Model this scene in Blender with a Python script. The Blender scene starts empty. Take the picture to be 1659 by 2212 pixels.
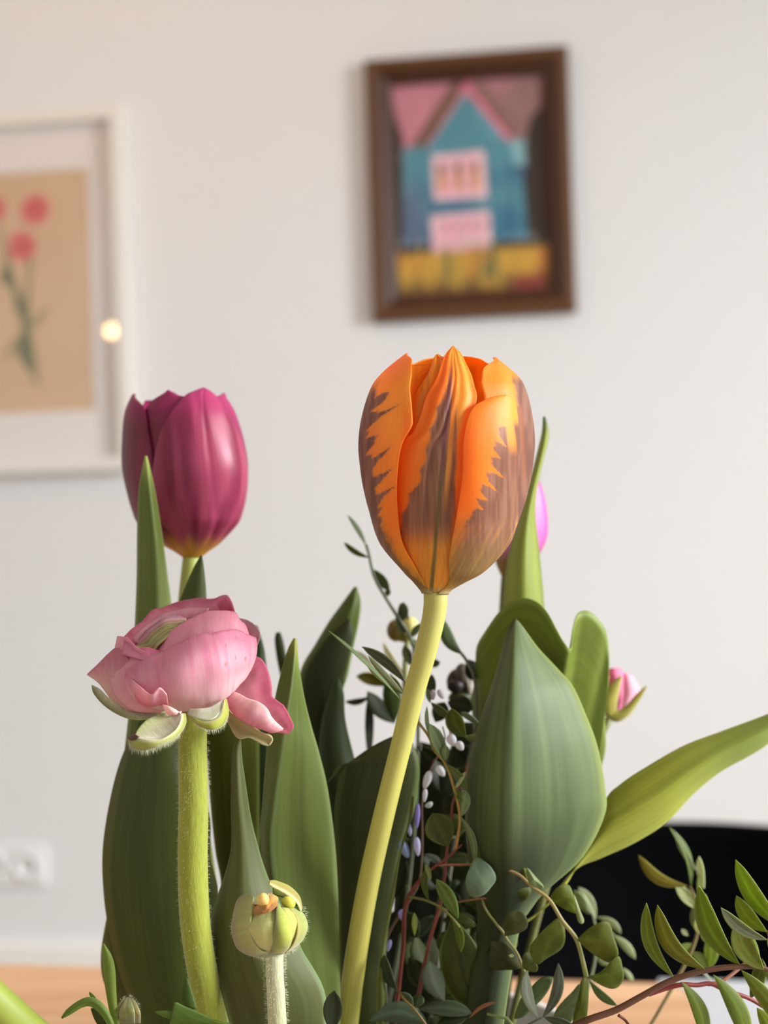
import bpy, math, random
import numpy as np
from mathutils import Vector, Matrix

# ------------------------------------------------------------------ camera
F = 3000.0                       # focal length in pixels of the 1659x2212 frame
CAMZ = 1.0
ROLL = math.radians(1.35)
C0 = np.array([0.0, 0.0, CAMZ])
RV = np.array([math.cos(ROLL), 0, -math.sin(ROLL)])
UV_ = np.array([math.sin(ROLL), 0, math.cos(ROLL)])
FV = np.array([0.0, 1.0, 0.0])
sc = bpy.context.scene
COL = sc.collection
cd = bpy.data.cameras.new('camera'); cam = bpy.data.objects.new('camera', cd); COL.objects.link(cam)
cam.matrix_world = Matrix(((RV[0], UV_[0], -FV[0], 0), (RV[1], UV_[1], -FV[1], 0), (RV[2], UV_[2], -FV[2], CAMZ), (0, 0, 0, 1)))
cd.sensor_fit = 'HORIZONTAL'; cd.sensor_width = 36; cd.lens = 36 * F / 1659
cd.clip_start = 0.02; cd.clip_end = 50
cd.dof.use_dof = True; cd.dof.focus_distance = 0.352; cd.dof.aperture_fstop = 14.5
sc.camera = cam

# ------------------------------------------------------------------ light
sc.view_settings.view_transform = 'Standard'; sc.view_settings.look = 'None'
sc.view_settings.gamma = 1; sc.view_settings.use_curve_mapping = False
sc.view_settings.exposure = -0.03
wd = bpy.data.worlds.new('world'); sc.world = wd; wd.use_nodes = True
wd.node_tree.nodes['Background'].inputs[0].default_value = (0.86, 0.93, 1.0, 1)
wd.node_tree.nodes['Background'].inputs[1].default_value = 0.75

def area(name, loc, target, sx, sy, power, color):
    l = bpy.data.lights.new(name, 'AREA'); l.shape = 'RECTANGLE'; l.size = sx; l.size_y = sy
    l.energy = power; l.color = color
    o = bpy.data.objects.new(name, l); COL.objects.link(o)
    o.location = loc
    o.rotation_euler = (Vector(target) - Vector(loc)).to_track_quat('-Z', 'Y').to_euler()
    return o
area('window_daylight', (3.5, -0.1, 2.35), (0.0, 1.3, 0.5), 2.4, 1.8, 530, (0.93, 0.97, 1.0))

# ------------------------------------------------------------------ helpers
rng = random.Random(7)
def lin(c):
    c = np.asarray(c, float) / 255.0
    return np.where(c <= 0.04045, c / 12.92, ((c + 0.055) / 1.055) ** 2.4)
def W(px, py, d):
    px = np.asarray(px, float); py = np.asarray(py, float); d = np.asarray(d, float)
    a = (px - 829.5) / F; b = (py - 1106.0) / F
    return C0 + d[..., None] * (FV + a[..., None] * RV - b[..., None] * UV_)
def P(px, py, d): return W(px, py, d)
def ray(px, py): return FV + (px - 829.5) / F * RV - (py - 1106.0) / F * UV_
def hsh(ix, iy, s):
    n = (ix.astype(np.int64) * 374761393 + iy.astype(np.int64) * 668265263 + s * 974634777) & 0xFFFFFFFF
    n = ((n ^ (n >> 13)) * 1274126177) & 0xFFFFFFFF
    return ((n ^ (n >> 16)) & 0xFFFF) / 65535.0
def vn(x, y, s=0):
    x = np.asarray(x, float); y = np.asarray(y, float) + x * 0; x = x + y * 0
    ix = np.floor(x); iy = np.floor(y); fx = x - ix; fy = y - iy
    fx = fx * fx * (3 - 2 * fx); fy = fy * fy * (3 - 2 * fy)
    a = hsh(ix, iy, s); b = hsh(ix + 1, iy, s); c = hsh(ix, iy + 1, s); e = hsh(ix + 1, iy + 1, s)
    return (a * (1 - fx) + b * fx) * (1 - fy) + (c * (1 - fx) + e * fx) * fy
def ss(a, b, x):
    t = np.clip((x - a) / (b - a), 0, 1); return t * t * (3 - 2 * t)
def mixc(a, b, t): return a * (1 - t[..., None]) + b * t[..., None]
def resample(pts, n):
    """Catmull-Rom through the points, n samples, uniform in index."""
    p = np.asarray(pts, float)
    if len(p) == 2: return p[0] + (p[1] - p[0]) * np.linspace(0, 1, n)[:, None]
    q = np.vstack([2 * p[0] - p[1], p, 2 * p[-1] - p[-2]])
    t = np.linspace(0, len(p) - 1 - 1e-9, n); i = t.astype(int); f = (t - i)[:, None]
    a, b, c, e = q[i], q[i + 1], q[i + 2], q[i + 3]
    return 0.5 * (2 * b + (c - a) * f + (2 * a - 5 * b + 4 * c - e) * f ** 2 + (3 * b - a - 3 * c + e) * f ** 3)

def resample_len(pts, n):
    p = np.asarray(pts, float)
    if len(p) == 2: return p[0] + (p[1] - p[0]) * np.linspace(0, 1, n)[:, None]
    w = p.copy(); 
    if abs(p[:, 0]).max() > 20: w[:, 2] *= F
    t = np.concatenate([[0], np.cumsum(np.linalg.norm(np.diff(w, axis=0), axis=1))])
    h = np.diff(t); sl = np.diff(p, axis=0) / h[:, None]
    m = np.vstack([sl[0], (sl[:-1] * h[1:, None] + sl[1:] * h[:-1, None]) / (h[:-1] + h[1:])[:, None], sl[-1]])
    q = np.linspace(0, t[-1] * (1 - 1e-9), n); i = np.clip(np.searchsorted(t, q, side='right') - 1, 0, len(p) - 2)
    s = ((q - t[i]) / h[i])[:, None]; H = h[i][:, None]
    return (2 * s**3 - 3 * s**2 + 1) * p[i] + (s**3 - 2 * s**2 + s) * H * m[i] + (-2 * s**3 + 3 * s**2) * p[i + 1] + (s**3 - s**2) * H * m[i + 1]

def mesh_obj(name, verts, faces, mat=None, parent=None, uv=None, col=None, smooth=True):
    me = bpy.data.meshes.new(name)
    v = np.asarray(verts, np.float32)
    me.from_pydata(v.tolist(), [], faces)
    if uv is not None:
        lay = me.uv_layers.new(name='UVMap')
        idx = np.zeros(len(me.loops), np.int32); me.loops.foreach_get('vertex_index', idx)
        lay.data.foreach_set('uv', np.asarray(uv, np.float32)[idx].ravel())
    if col is not None:
        at = me.color_attributes.new('Col', 'FLOAT_COLOR', 'POINT')
        c4 = np.ones((len(v), 4), np.float32); c4[:, :3] = col
        at.data.foreach_set('color', c4.ravel())
    if smooth: me.polygons.foreach_set('use_smooth', [True] * len(me.polygons))
    me.update()
    o = bpy.data.objects.new(name, me); COL.objects.link(o)
    if mat: me.materials.append(mat)
    if parent is not None: setpar(o, parent)
    return o
def setpar(o, p):
    o.parent = p
    if p.type == 'EMPTY' : o.matrix_parent_inverse = PINV[p.name]
PINV = {}
def thing(name, loc, label, cat, group=None):
    o = bpy.data.objects.new(name, None); COL.objects.link(o)
    o.location = Vector([float(x) for x in loc]); o.empty_display_size = 0.02
    PINV[o.name] = Matrix.Translation(-o.location)
    o['label'] = label; o['category'] = cat
    if group: o['group'] = group
    return o
def tagm(o, label, cat): o['label'] = label; o['category'] = cat; return o
def structure(o): o['kind'] = 'structure'; return o

def gridfaces(nu, nv, wrap=False):
    f = []
    for j in range(nv - 1):
        for i in range(nu - (0 if wrap else 1)):
            a = j * nu + i; b = j * nu + (i + 1) % nu
            f.append((a, b, b + nu, a + nu))
    return f
def thick(o, t):
    m = o.modifiers.new('thickness', 'SOLIDIFY'); m.thickness = t; m.offset = 0
    return o

def sheet(name, E0, E1, par, mat, d=0.36, M=None, bulge=0.0, nu=13, nv=40, col=None, th=0.0004, z=None, pw=2.0, wob=0.0, seed=0):
    """A leaf or petal between two edge curves; points (x, y[, depth offset in m]); depths grow away from the camera."""
    def prep(pts):
        out = []
        for p in pts:
            x, y = p[0], p[1]; dz = p[2] if len(p) > 2 else 0.0
            if z: x = z[0] + x / z[2]; y = z[1] + y / z[2]
            out.append((x, y, d + dz))
        return out
    A = resample(prep(E0), nv); B = resample(prep(E1), nv)
    mid = (A + B) / 2
    if M is not None: mid = resample(prep(M), nv)
    u = np.linspace(-1, 1, nu); v = np.linspace(0, 1, nv)
    U, V = np.meshgrid(u, v)
    au = np.abs(U) ** pw
    G = mid[:, None, :] + (B - A)[:, None, :] / 2 * U[..., None] + ((A + B) / 2 - mid)[:, None, :] * au[..., None]
    wd_ = np.linalg.norm((B - A)[:, :2], axis=1)[:, None] * d / F
    G[..., 2] -= bulge * (1 - U ** 2) * wd_
    if wob:
        G[..., 2] += wob * (vn(U * 2.2 + seed, V * 6, seed) - 0.5) * np.minimum(wd_, 0.02) / 0.02
        e = (np.abs(U) ** 3)
        G[..., 1] += wob * 900 * (vn(V * 26, U * 1.0, seed + 3) - 0.5) * e
    pts = W(G[..., 0], G[..., 1], G[..., 2]).reshape(-1, 3)
    uvs = np.stack([(U.ravel() + 1) / 2, V.ravel()], 1)
    if callable(col): cc = col(U, V, G[..., 0], G[..., 1]).reshape(-1, 3)
    else: cc = np.tile(lin(col if col is not None else (90, 110, 60)), (nu * nv, 1))
    o = mesh_obj(name, pts, gridfaces(nu, nv), mat, par, uvs, cc)
    if th: thick(o, th)
    return o

def leafc(c, edge=None, mid=None, mott=0.12, seed=0, base=None, tip=None):
    """leaf colours: ground, paler rim, midrib, soft lengthwise streaks"""
    c = lin(c)
    if c[1] > c[0] * .8 and c[1] > c[2] * 1.15: c = c * np.array([1.1, .98, .78])
    def f(U, V, X, Y):
        k = 1 + mott * 2 * (vn(U * 9 + seed, V * 3, seed) - 0.5) + mott * (vn(U * 30, V * 7, seed + 1) - 0.5)
        out = c * k[..., None]
        if base is not None: out = mixc(out, lin(base) + out * 0, ss(0.5, 1, V))
        if tip is not None: out = mixc(out, lin(tip) + out * 0, ss(0.15, 0, V))
        if mid is not None: out = mixc(out, lin(mid) + out * 0, ss(0.06, 0.0, np.abs(U)) * 0.8)
        if edge is not None: out = mixc(out, lin(edge) + out * 0, ss(0.9, 1.0, np.abs(U)) * 0.8)
        return np.clip(out, 0, 1)
    return f

def leaflet(par, mat, bx, by, tx, ty, w, d, col, z=None, bend=0.0, dz=0.0, cup=0.13, fat=0.55, nu=7, nv=16, name='leaf', edge=None, th=0.00025):
    """a small leaf from stalk point to tip; bend is a share of its length, to the right of its direction"""
    if z: bx, by, tx, ty, w = z[0] + bx / z[2], z[1] + by / z[2], z[0] + tx / z[2], z[1] + ty / z[2], w / z[2]
    t = np.linspace(0, 1, 9); dx, dy = tx - bx, ty - by; L = math.hypot(dx, dy) + 1e-6
    nx, ny = -dy / L, dx / L
    cx = bx + dx * t + nx * bend * L * np.sin(np.pi * t); cy = by + dy * t + ny * bend * L * np.sin(np.pi * t)
    tt = t ** (math.log(0.5) / math.log(fat))
    hw = w / 2 * np.clip(np.sin(np.pi * tt), 0, 1) ** 0.75
    gx = np.gradient(cx); gy = np.gradient(cy); g = np.hypot(gx, gy); px, py = -gy / g, gx / g
    dep = dz * t
    sk = rng.uniform(-0.5, 0.5) * w * d / F
    E0 = [(cx[i] - px[i] * hw[i], cy[i] - py[i] * hw[i], dep[i] - sk * hw[i] / (w / 2)) for i in range(9)]
    E1 = [(cx[i] + px[i] * hw[i], cy[i] + py[i] * hw[i], dep[i] + sk * hw[i] / (w / 2)) for i in range(9)]
    c = np.array(col) * rng.uniform(0.93, 1.07)
    return sheet(name, E0, E1, par, mat, d, bulge=cup * (1 if rng.random() < 0.5 else -1) , nu=nu, nv=nv,
                 col=leafc(np.clip(c, 0, 255), edge=edge if edge else tuple(np.clip(c * 1.25 + 12, 0, 255)), mid=tuple(np.clip(c * 1.15 + 8, 0, 255)), seed=rng.randrange(99)), th=th, pw=1.4)

def blob(par, mat, poly, base, d, col, z=None, n=18, name='leaf', dome=0.001):
    """a round leaf: outline polygon (from the stalk round and back), fan of rings about its middle"""
    p = [(q[0], q[1]) for q in poly]
    if z: p = [(z[0] + x / z[2], z[1] + y / z[2]) for x, y in p]
    q = resample(p + [p[0]], 33)[:-1]
    c = q.mean(0); K = 6; N = len(q)
    V = [c]; dep = [d - dome]; R = [0.0]
    for k in range(1, K + 1):
        f = k / K
        for i in range(N):
            V.append(c + (q[i] - c) * f); dep.append(d - dome * (1 - f * f) + 0.0005 * math.sin(3 * i / N * 6.28) * f * f); R.append(f)
    V = np.array(V); R = np.array(R); dep = np.array(dep)
    pts = W(V[:, 0], V[:, 1], dep)
    faces = [(0, 1 + i, 1 + (i + 1) % N) for i in range(N)]
    for k in range(1, K):
        o = 1 + (k - 1) * N
        faces += [(o + i, o + N + i, o + N + (i + 1) % N, o + (i + 1) % N) for i in range(N)]
    s = rng.randrange(99)
    cc = lin(col) * np.array([1.06, .97, .9]) * (1 + 0.22 * (vn(V[:, 0] * 0.07, V[:, 1] * 0.07, s) - 0.5))[:, None]
    cc = mixc(cc, cc * 1.25 + 0.02, ss(0.93, 1, R))
    # midrib from the stalk end
    b = q[0]; dirv = (c - b) / (np.linalg.norm(c - b) + 1e-6); rel = V - b
    off = np.abs(rel[:, 0] * -dirv[1] + rel[:, 1] * dirv[0])
    cc = mixc(cc, cc * 1.25 + 0.01, ss(3, 0, off) * 0.6)
    o = mesh_obj(name, pts, faces, mat, par, np.stack([V[:, 0] * 0.01, V[:, 1] * 0.01], 1), np.clip(cc, 0, 1))
    thick(o, 0.00025)
    return o

def tube(name, pts, rad, par, mat, col=(120, 130, 60), n=16, ns=60, col2=None, world=False, mott=0.06):
    """round stem through (px, py, depth) points, radius in px at that depth"""
    r = np.atleast_1d(np.asarray(rad, float)); r = np.interp(np.linspace(0, 1, ns), np.linspace(0, 1, len(r)), r) if len(r) > 1 else np.full(ns, r[0])
    q = resample_len(pts, ns)
    w = q.copy() if world else W(q[:, 0], q[:, 1], q[:, 2])
    if not world: r = r * q[:, 2] / F
    T = np.gradient(w, axis=0); T /= np.linalg.norm(T, axis=1)[:, None]
    ref = np.array([0, 1, 0.0]) if abs(T[ns // 2][1]) < 0.9 else np.array([1.0, 0, 0])
    N = np.cross(T, ref); N /= np.linalg.norm(N, axis=1)[:, None]; B = np.cross(T, N)
    a = np.linspace(0, 2 * np.pi, n, endpoint=False)
    ring = w[:, None, :] + r[:, None, None] * (np.cos(a)[None, :, None] * N[:, None, :] + np.sin(a)[None, :, None] * B[:, None, :])
    pts3 = ring.reshape(-1, 3)
    f = gridfaces(n, ns, True)
    f.append(tuple(range(n - 1, -1, -1))); f.append(tuple((ns - 1) * n + i for i in range(n)))
    V = np.repeat(np.linspace(0, 1, ns), n); A = np.tile(a / (2 * np.pi), ns)
    c = lin(col) + np.zeros((len(V), 3))
    if col2 is not None: c = mixc(c, lin(col2) + c * 0, V)
    c = c * (1 + mott * 2 * (vn(A * 14, V * 8, 5) - 0.5))[:, None]
    return mesh_obj(name, pts3, f, mat, par, np.stack([A, V], 1), np.clip(c, 0, 1))

def ellipsoid(name, px, py, d, rx, ry, par, mat, col, rot=0.0, z=None, rz=None, n=20, pinch=0.0, col2=None):
    if z: px, py, rx, ry = z[0] + px / z[2], z[1] + py / z[2], rx / z[2], ry / z[2]
    if rz is None: rz = (rx + ry) / 2
    elif z: rz = rz / z[2]
    V = []; vv = []
    for j in range(n + 1):
        th = math.pi * j / n
        for i in range(n):
            ph = 2 * math.pi * i / n
            sr = math.sin(th) * (1 - pinch * (0.5 - 0.5 * math.cos(th)) )
            x = rx * sr * math.cos(ph); y = -ry * math.cos(th); zz = rz * sr * math.sin(ph)
            V.append((px + x * math.cos(rot) - y * math.sin(rot), py + x * math.sin(rot) + y * math.cos(rot), d - zz * d / F)); vv.append(j / n)
    V = np.array(V); vv = np.array(vv)
    c = lin(col) + np.zeros((len(V), 3))
    if col2 is not None: c = mixc(c, lin(col2) + c * 0, vv)
    return mesh_obj(name, W(V[:, 0], V[:, 1], V[:, 2]), gridfaces(n, n + 1, True), mat, par, np.stack([vv, vv], 1), c)

def box(name, lo, hi, mat, parent=None, bevel=0.0, mtx=None, smooth=False):
    x0, y0, z0 = lo; x1, y1, z1 = hi
    v = [(x0, y0, z0), (x1, y0, z0), (x1, y1, z0), (x0, y1, z0), (x0, y0, z1), (x1, y0, z1), (x1, y1, z1), (x0, y1, z1)]
    if mtx is not None: v = [tuple(mtx @ Vector(p)) for p in v]
    f = [(0, 3, 2, 1), (4, 5, 6, 7), (0, 1, 5, 4), (1, 2, 6, 5), (2, 3, 7, 6), (3, 0, 4, 7)]
    o = mesh_obj(name, v, f, mat, parent, smooth=smooth)
    if bevel:
        m = o.modifiers.new('bevel', 'BEVEL'); m.width = bevel; m.segments = 3
    return o

# ------------------------------------------------------------------ materials
def newmat(name):
    m = bpy.data.materials.new(name); m.use_nodes = True
    nt = m.node_tree; b = nt.nodes['Principled BSDF']; return m, nt, b
def flat(name, c, rough=0.5, spec=0.5, bump=0.0, bscale=200.0, metal=0.0, vary=0.0):
    m, nt, b = newmat(name)
    b.inputs['Base Color'].default_value = (*lin(c), 1); b.inputs['Roughness'].default_value = rough
    b.inputs['Specular IOR Level'].default_value = spec; b.inputs['Metallic'].default_value = metal
    if bump or vary:
        tc = nt.nodes.new('ShaderNodeTexCoord'); n = nt.nodes.new('ShaderNodeTexNoise'); n.inputs['Scale'].default_value = bscale; n.inputs['Detail'].default_value = 5
        nt.links.new(tc.outputs['Object'], n.inputs['Vector'])
        if bump:
            bp = nt.nodes.new('ShaderNodeBump'); bp.inputs['Strength'].default_value = bump; bp.inputs['Distance'].default_value = 0.002
            nt.links.new(n.outputs['Fac'], bp.inputs['Height']); nt.links.new(bp.outputs['Normal'], b.inputs['Normal'])
        if vary:
            r = nt.nodes.new('ShaderNodeMix'); r.data_type = 'RGBA'
            r.inputs[6].default_value = (*(lin(c) * (1 - vary)), 1); r.inputs[7].default_value = (*np.clip(lin(c) * (1 + vary), 0, 1), 1)
            nt.links.new(n.outputs['Fac'], r.inputs[0]); nt.links.new(r.outputs[2], b.inputs['Base Color'])
    return m
def plant(name, rough=0.45, spec=0.4, trans=0.3, sx=60.0, sy=2.5, streak=0.18, bump=0.15, tint=(1, 1, 1), sheen=0.0, coat=0.0, grain=0.0):
    """living tissue: attribute colour, fine lengthwise veins from the UVs, light passing through"""
    m, nt, b = newmat(name); N = nt.nodes.new; L = nt.links.new
    at = N('ShaderNodeAttribute'); at.attribute_name = 'Col'
    uv = N('ShaderNodeUVMap'); uv.uv_map = 'UVMap'
    mp = N('ShaderNodeMapping'); mp.inputs['Scale'].default_value = (sx, sy, 1)
    L(uv.outputs[0], mp.inputs[0])
    n = N('ShaderNodeTexNoise'); n.inputs['Scale'].default_value = 1.0; n.inputs['Detail'].default_value = 4; n.inputs['Roughness'].default_value = 0.6
    L(mp.outputs[0], n.inputs['Vector'])
    mr = N('ShaderNodeMapRange'); mr.inputs[1].default_value = 0.3; mr.inputs[2].default_value = 0.7
    mr.inputs[3].default_value = 1 - streak; mr.inputs[4].default_value = 1 + streak
    L(n.outputs['Fac'], mr.inputs[0])
    mul = N('ShaderNodeVectorMath'); mul.operation = 'SCALE'
    L(at.outputs['Color'], mul.inputs[0]); L(mr.outputs[0], mul.inputs['Scale'])
    L(mul.outputs[0], b.inputs['Base Color'])
    b.inputs['Roughness'].default_value = rough; b.inputs['Specular IOR Level'].default_value = spec
    b.inputs['Sheen Weight'].default_value = sheen; b.inputs['Sheen Roughness'].default_value = 0.4
    b.inputs['Coat Weight'].default_value = coat; b.inputs['Coat Roughness'].default_value = 0.3
    bp = N('ShaderNodeBump'); bp.inputs['Strength'].default_value = bump; bp.inputs['Distance'].default_value = 0.0004
    L(n.outputs['Fac'], bp.inputs['Height']); L(bp.outputs['Normal'], b.inputs['Normal'])
    if trans:
        tr = N('ShaderNodeBsdfTranslucent'); tm = N('ShaderNodeVectorMath'); tm.operation = 'MULTIPLY'; tm.inputs[1].default_value = tint
        L(mul.outputs[0], tm.inputs[0]); L(tm.outputs[0], tr.inputs['Color'])
        mx = N('ShaderNodeMixShader'); mx.inputs[0].default_value = trans
        L(b.outputs[0], mx.inputs[1]); L(tr.outputs[0], mx.inputs[2])
        L(mx.outputs[0], nt.nodes['Material Output'].inputs['Surface'])
    return m
def printed(name, rough=0.6, spec=0.3):
    m, nt, b = newmat(name); at = nt.nodes.new('ShaderNodeAttribute'); at.attribute_name = 'Col'
    nt.links.new(at.outputs['Color'], b.inputs['Base Color']); b.inputs['Roughness'].default_value = rough; b.inputs['Specular IOR Level'].default_value = spec
    return m
M_LEAF = plant('tulip_leaf_green', 0.5, 0.32, 0.25, 26, 1.2, 0.13, 0.12, tint=(1.3, 1.4, 0.5))
M_FOL = plant('foliage_green', 0.55, 0.35, 0.42, 8, 8, 0.12, 0.1, tint=(1.3, 1.4, 0.5))
M_PET = plant('tulip_petal', 0.45, 0.35, 0.42, 90, 1.5, 0.10, 0.12, tint=(1.25, 0.95, 0.7))
M_PURP = plant('purple_petal', 0.38, 0.45, 0.2, 50, 1.5, 0.14, 0.12, tint=(1.2, 0.8, 0.9))
M_PINK = plant('ranunculus_petal', 0.6, 0.2, 0.35, 3.0, 45, 0.07, 0.12, tint=(1.15, 0.85, 0.85), sheen=0.1)
M_PINKV = plant('ranunculus_petal_upright', 0.6, 0.2, 0.35, 40, 2.0, 0.07, 0.12, tint=(1.15, 0.85, 0.85), sheen=0.1)
M_FLORET = plant('pale_floret', 0.5, 0.3, 0.3, 10, 4, 0.05, 0.05)
M_STEM = plant('flower_stem', 0.5, 0.4, 0.12, 18, 3, 0.08, 0.1, tint=(1.2, 1.2, 0.5))
M_HAIRSTEM = plant('hairy_stem', 0.75, 0.2, 0.1, 30, 40, 0.12, 0.5, tint=(1.2, 1.2, 0.5), sheen=0.5)
M_TWIG = plant('twig_bark', 0.5, 0.4, 0.0, 6, 30, 0.15, 0.2)
M_HAIR = flat('fine_hair', (225, 225, 190), 0.6, 0.3)
M_PRINT = printed('art_print')
M_PAINT = printed('oil_painting', 0.5, 0.4)

def wall_material():
    m, nt, b = newmat('painted_plaster'); N = nt.nodes.new; L = nt.links.new
    tc = N('ShaderNodeTexCoord'); n = N('ShaderNodeTexNoise'); n.inputs['Scale'].default_value = 1.2; n.inputs['Detail'].default_value = 3
    L(tc.outputs['Object'], n.inputs['Vector'])
    cr = N('ShaderNodeMix'); cr.data_type = 'RGBA'
    cr.inputs[6].default_value = (*lin((231, 231, 231)), 1); cr.inputs[7].default_value = (*lin((235, 235, 235)), 1)
    L(n.outputs['Fac'], cr.inputs[0]); L(cr.outputs[2], b.inputs['Base Color'])
    n2 = N('ShaderNodeTexNoise'); n2.inputs['Scale'].default_value = 220; n2.inputs['Detail'].default_value = 4
    L(tc.outputs['Object'], n2.inputs['Vector'])
    bp = N('ShaderNodeBump'); bp.inputs['Strength'].default_value = 0.1; bp.inputs['Distance'].default_value = 0.001
    L(n2.outputs['Fac'], bp.inputs['Height']); L(bp.outputs['Normal'], b.inputs['Normal'])
    b.inputs['Roughness'].default_value = 0.85; b.inputs['Specular IOR Level'].default_value = 0.2
    return m
M_WALL = wall_material()
def wood(name, c1, c2, scale=3.0):
    m, nt, b = newmat(name); N = nt.nodes.new; L = nt.links.new
    tc = N('ShaderNodeTexCoord'); mp = N('ShaderNodeMapping'); mp.inputs['Scale'].default_value = (scale, scale * 14, scale * 14)
    oi = N('ShaderNodeObjectInfo')
    ad = N('ShaderNodeVectorMath'); ad.operation = 'ADD'
    L(tc.outputs['Object'], ad.inputs[0]); L(oi.outputs['Random'], ad.inputs[1]); L(ad.outputs[0], mp.inputs[0])
    n = N('ShaderNodeTexNoise'); n.inputs['Scale'].default_value = 1; n.inputs['Detail'].default_value = 6; n.inputs['Distortion'].default_value = 0.6
    L(mp.outputs[0], n.inputs['Vector'])
    mr = N('ShaderNodeMapRange'); mr.inputs[1].default_value = 0.3; mr.inputs[2].default_value = 0.7
    L(n.outputs['Fac'], mr.inputs[0])
    cr = N('ShaderNodeMix'); cr.data_type = 'RGBA'; cr.inputs[6].default_value = (*lin(c1), 1); cr.inputs[7].default_value = (*lin(c2), 1)
    L(mr.outputs[0], cr.inputs[0])
    hv = N('ShaderNodeHueSaturation'); mv = N('ShaderNodeMapRange'); mv.inputs[3].default_value = 0.85; mv.inputs[4].default_value = 1.12
    L(oi.outputs['Random'], mv.inputs[0]); L(mv.outputs[0], hv.inputs['Value']); L(cr.outputs[2], hv.inputs['Color'])
    L(hv.outputs[0], b.inputs['Base Color'])
    b.inputs['Roughness'].default_value = 0.45; b.inputs['Specular IOR Level'].default_value = 0.4
    return m
M_WOOD = wood('oiled_beech', (216, 172, 130), (188, 138, 98))
M_FLOOR = wood('floor_wood', (176, 156, 134), (150, 130, 108), 1.5)
M_WHITE = flat('white_paint', (246, 243, 236), 0.45)
M_BLACK = flat('black_shell', (1, 1, 2), 0.8, 0.03, 0.1, 300)

# ------------------------------------------------------------------ the room
YAW = math.radians(7.5)
WE = np.array([math.cos(YAW), -math.sin(YAW), 0.0]); WN = np.array([-math.sin(YAW), -math.cos(YAW), 0.0])
WO = np.array([0.0, 2.7, 0.0])
def onwall(px, py, off=0.0):
    r = ray(px, py); o = WO + WN * off
    t = np.dot(o - C0, WN) / np.dot(r, WN)
    p = C0 + t * r
    return np.dot(p - WO, WE), p[2]
WM = Matrix(((WE[0], -WN[0], 0, WO[0]), (WE[1], -WN[1], 0, WO[1]), (0, 0, 1, 0), (0, 0, 0, 1)))  # local x along, y into the wall, z up
def wbox(name, lo, hi, mat, parent=None, bevel=0.0, rot=0.0, about=None):
    m = WM
    if rot: m = WM @ Matrix.Translation(about) @ Matrix.Rotation(rot, 4, 'Y') @ Matrix.Translation(-Vector(about))
    return box(name, lo, hi, mat, parent, bevel, m)
structure(wbox('wall_back', (-3.2, 0, 0), (3.2, 0.15, 2.75), M_WALL))
structure(wbox('baseboard_back', (-3.2, -0.018, 0), (3.2, 0, 0.152), M_WHITE, None, 0.006))
fl = structure(box('floor', (-3.6, -2.6, -0.05), (3.2, 3.3, 0), M_FLOOR))
structure(box('ceiling', (-3.6, -2.6, 2.75), (3.2, 3.3, 2.85), M_WALL))
structure(box('wall_left', (-3.5, -2.6, 0), (-3.35, 3.3, 2.75), M_WALL))
# right wall with the window opening
wr = bpy.data.objects.new('wall_right', None)
bm = []
X0, X1 = 2.2, 2.35
def multi(name, boxes, mat, parent=None):
    v = []; f = []
    for lo, hi in boxes:
        k = len(v); x0, y0, z0 = lo; x1, y1, z1 = hi
        v += [(x0, y0, z0), (x1, y0, z0), (x1, y1, z0), (x0, y1, z0), (x0, y0, z1), (x1, y0, z1), (x1, y1, z1), (x0, y1, z1)]
        f += [tuple(k + i for i in q) for q in [(0, 3, 2, 1), (4, 5, 6, 7), (0, 1, 5, 4), (1, 2, 6, 5), (2, 3, 7, 6), (3, 0, 4, 7)]]
    return mesh_obj(name, v, f, mat, parent, smooth=False)
structure(multi('wall_right', [((X0, -2.6, 0), (X1, -0.95, 2.75)), ((X0, 1.25, 0), (X1, 3.3, 2.75)), ((X0, -0.95, 0), (X1, 1.25, 0.55)), ((X0, -0.95, 2.2), (X1, 1.25, 2.75))], M_WALL))
structure(multi('window_1', [((X0 + .05, -0.95, 0.55), (X0 + .1, -0.88, 2.2)), ((X0 + .05, 1.18, 0.55), (X0 + .1, 1.25, 2.2)), ((X0 + .05, -0.88, 0.55), (X0 + .1, 1.18, 0.62)), ((X0 + .05, -0.88, 2.13), (X0 + .1, 1.18, 2.2)), ((X0 + .05, 0.12, 0.62), (X0 + .1, 0.18, 2.13))], M_WHITE))
# ------------------------------------------------------------------ picture with the blue house
def art(name, x0, x1, z0, z1, y, fn, par, mat, rot=0.0, about=None, nx=120, nz=150):
    U, V = np.meshgrid(np.linspace(0, 1, nx), np.linspace(0, 1, nz))
    L = np.stack([x0 + (x1 - x0) * U, y + 0 * U, z1 - (z1 - z0) * V], -1).reshape(-1, 3)
    m = WM
    if rot: m = WM @ Matrix.Translation(about) @ Matrix.Rotation(rot, 4, 'Y') @ Matrix.Translation(-Vector(about))
    A = np.array(m); pts = L @ A[:3, :3].T + A[:3, 3]
    return mesh_obj(name, pts, gridfaces(nx, nz), mat, par, np.stack([U.ravel(), V.ravel()], 1), fn(U, V).reshape(-1, 3), smooth=False)
def poly_mask(U, V, pts, soft=0.006):
    """signed inside mask of a polygon"""
    inside = np.zeros(U.shape, bool); n = len(pts); dist = np.full(U.shape, 9.0)
    for i in range(n):
        x0, y0 = pts[i]; x1, y1 = pts[(i + 1) % n]
        c = ((y0 > V) != (y1 > V)) & (U < (x1 - x0) * (V - y0) / ((y1 - y0) if y1 != y0 else 1e-9) + x0)
        inside ^= c
        t = np.clip(((U - x0) * (x1 - x0) + (V - y0) * (y1 - y0)) / ((x1 - x0) ** 2 + (y1 - y0) ** 2 + 1e-12), 0, 1)
        dist = np.minimum(dist, np.hypot(U - x0 - t * (x1 - x0), V - y0 - t * (y1 - y0)))
    s = np.where(inside, dist, -dist)
    return ss(-soft, soft, s)
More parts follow.
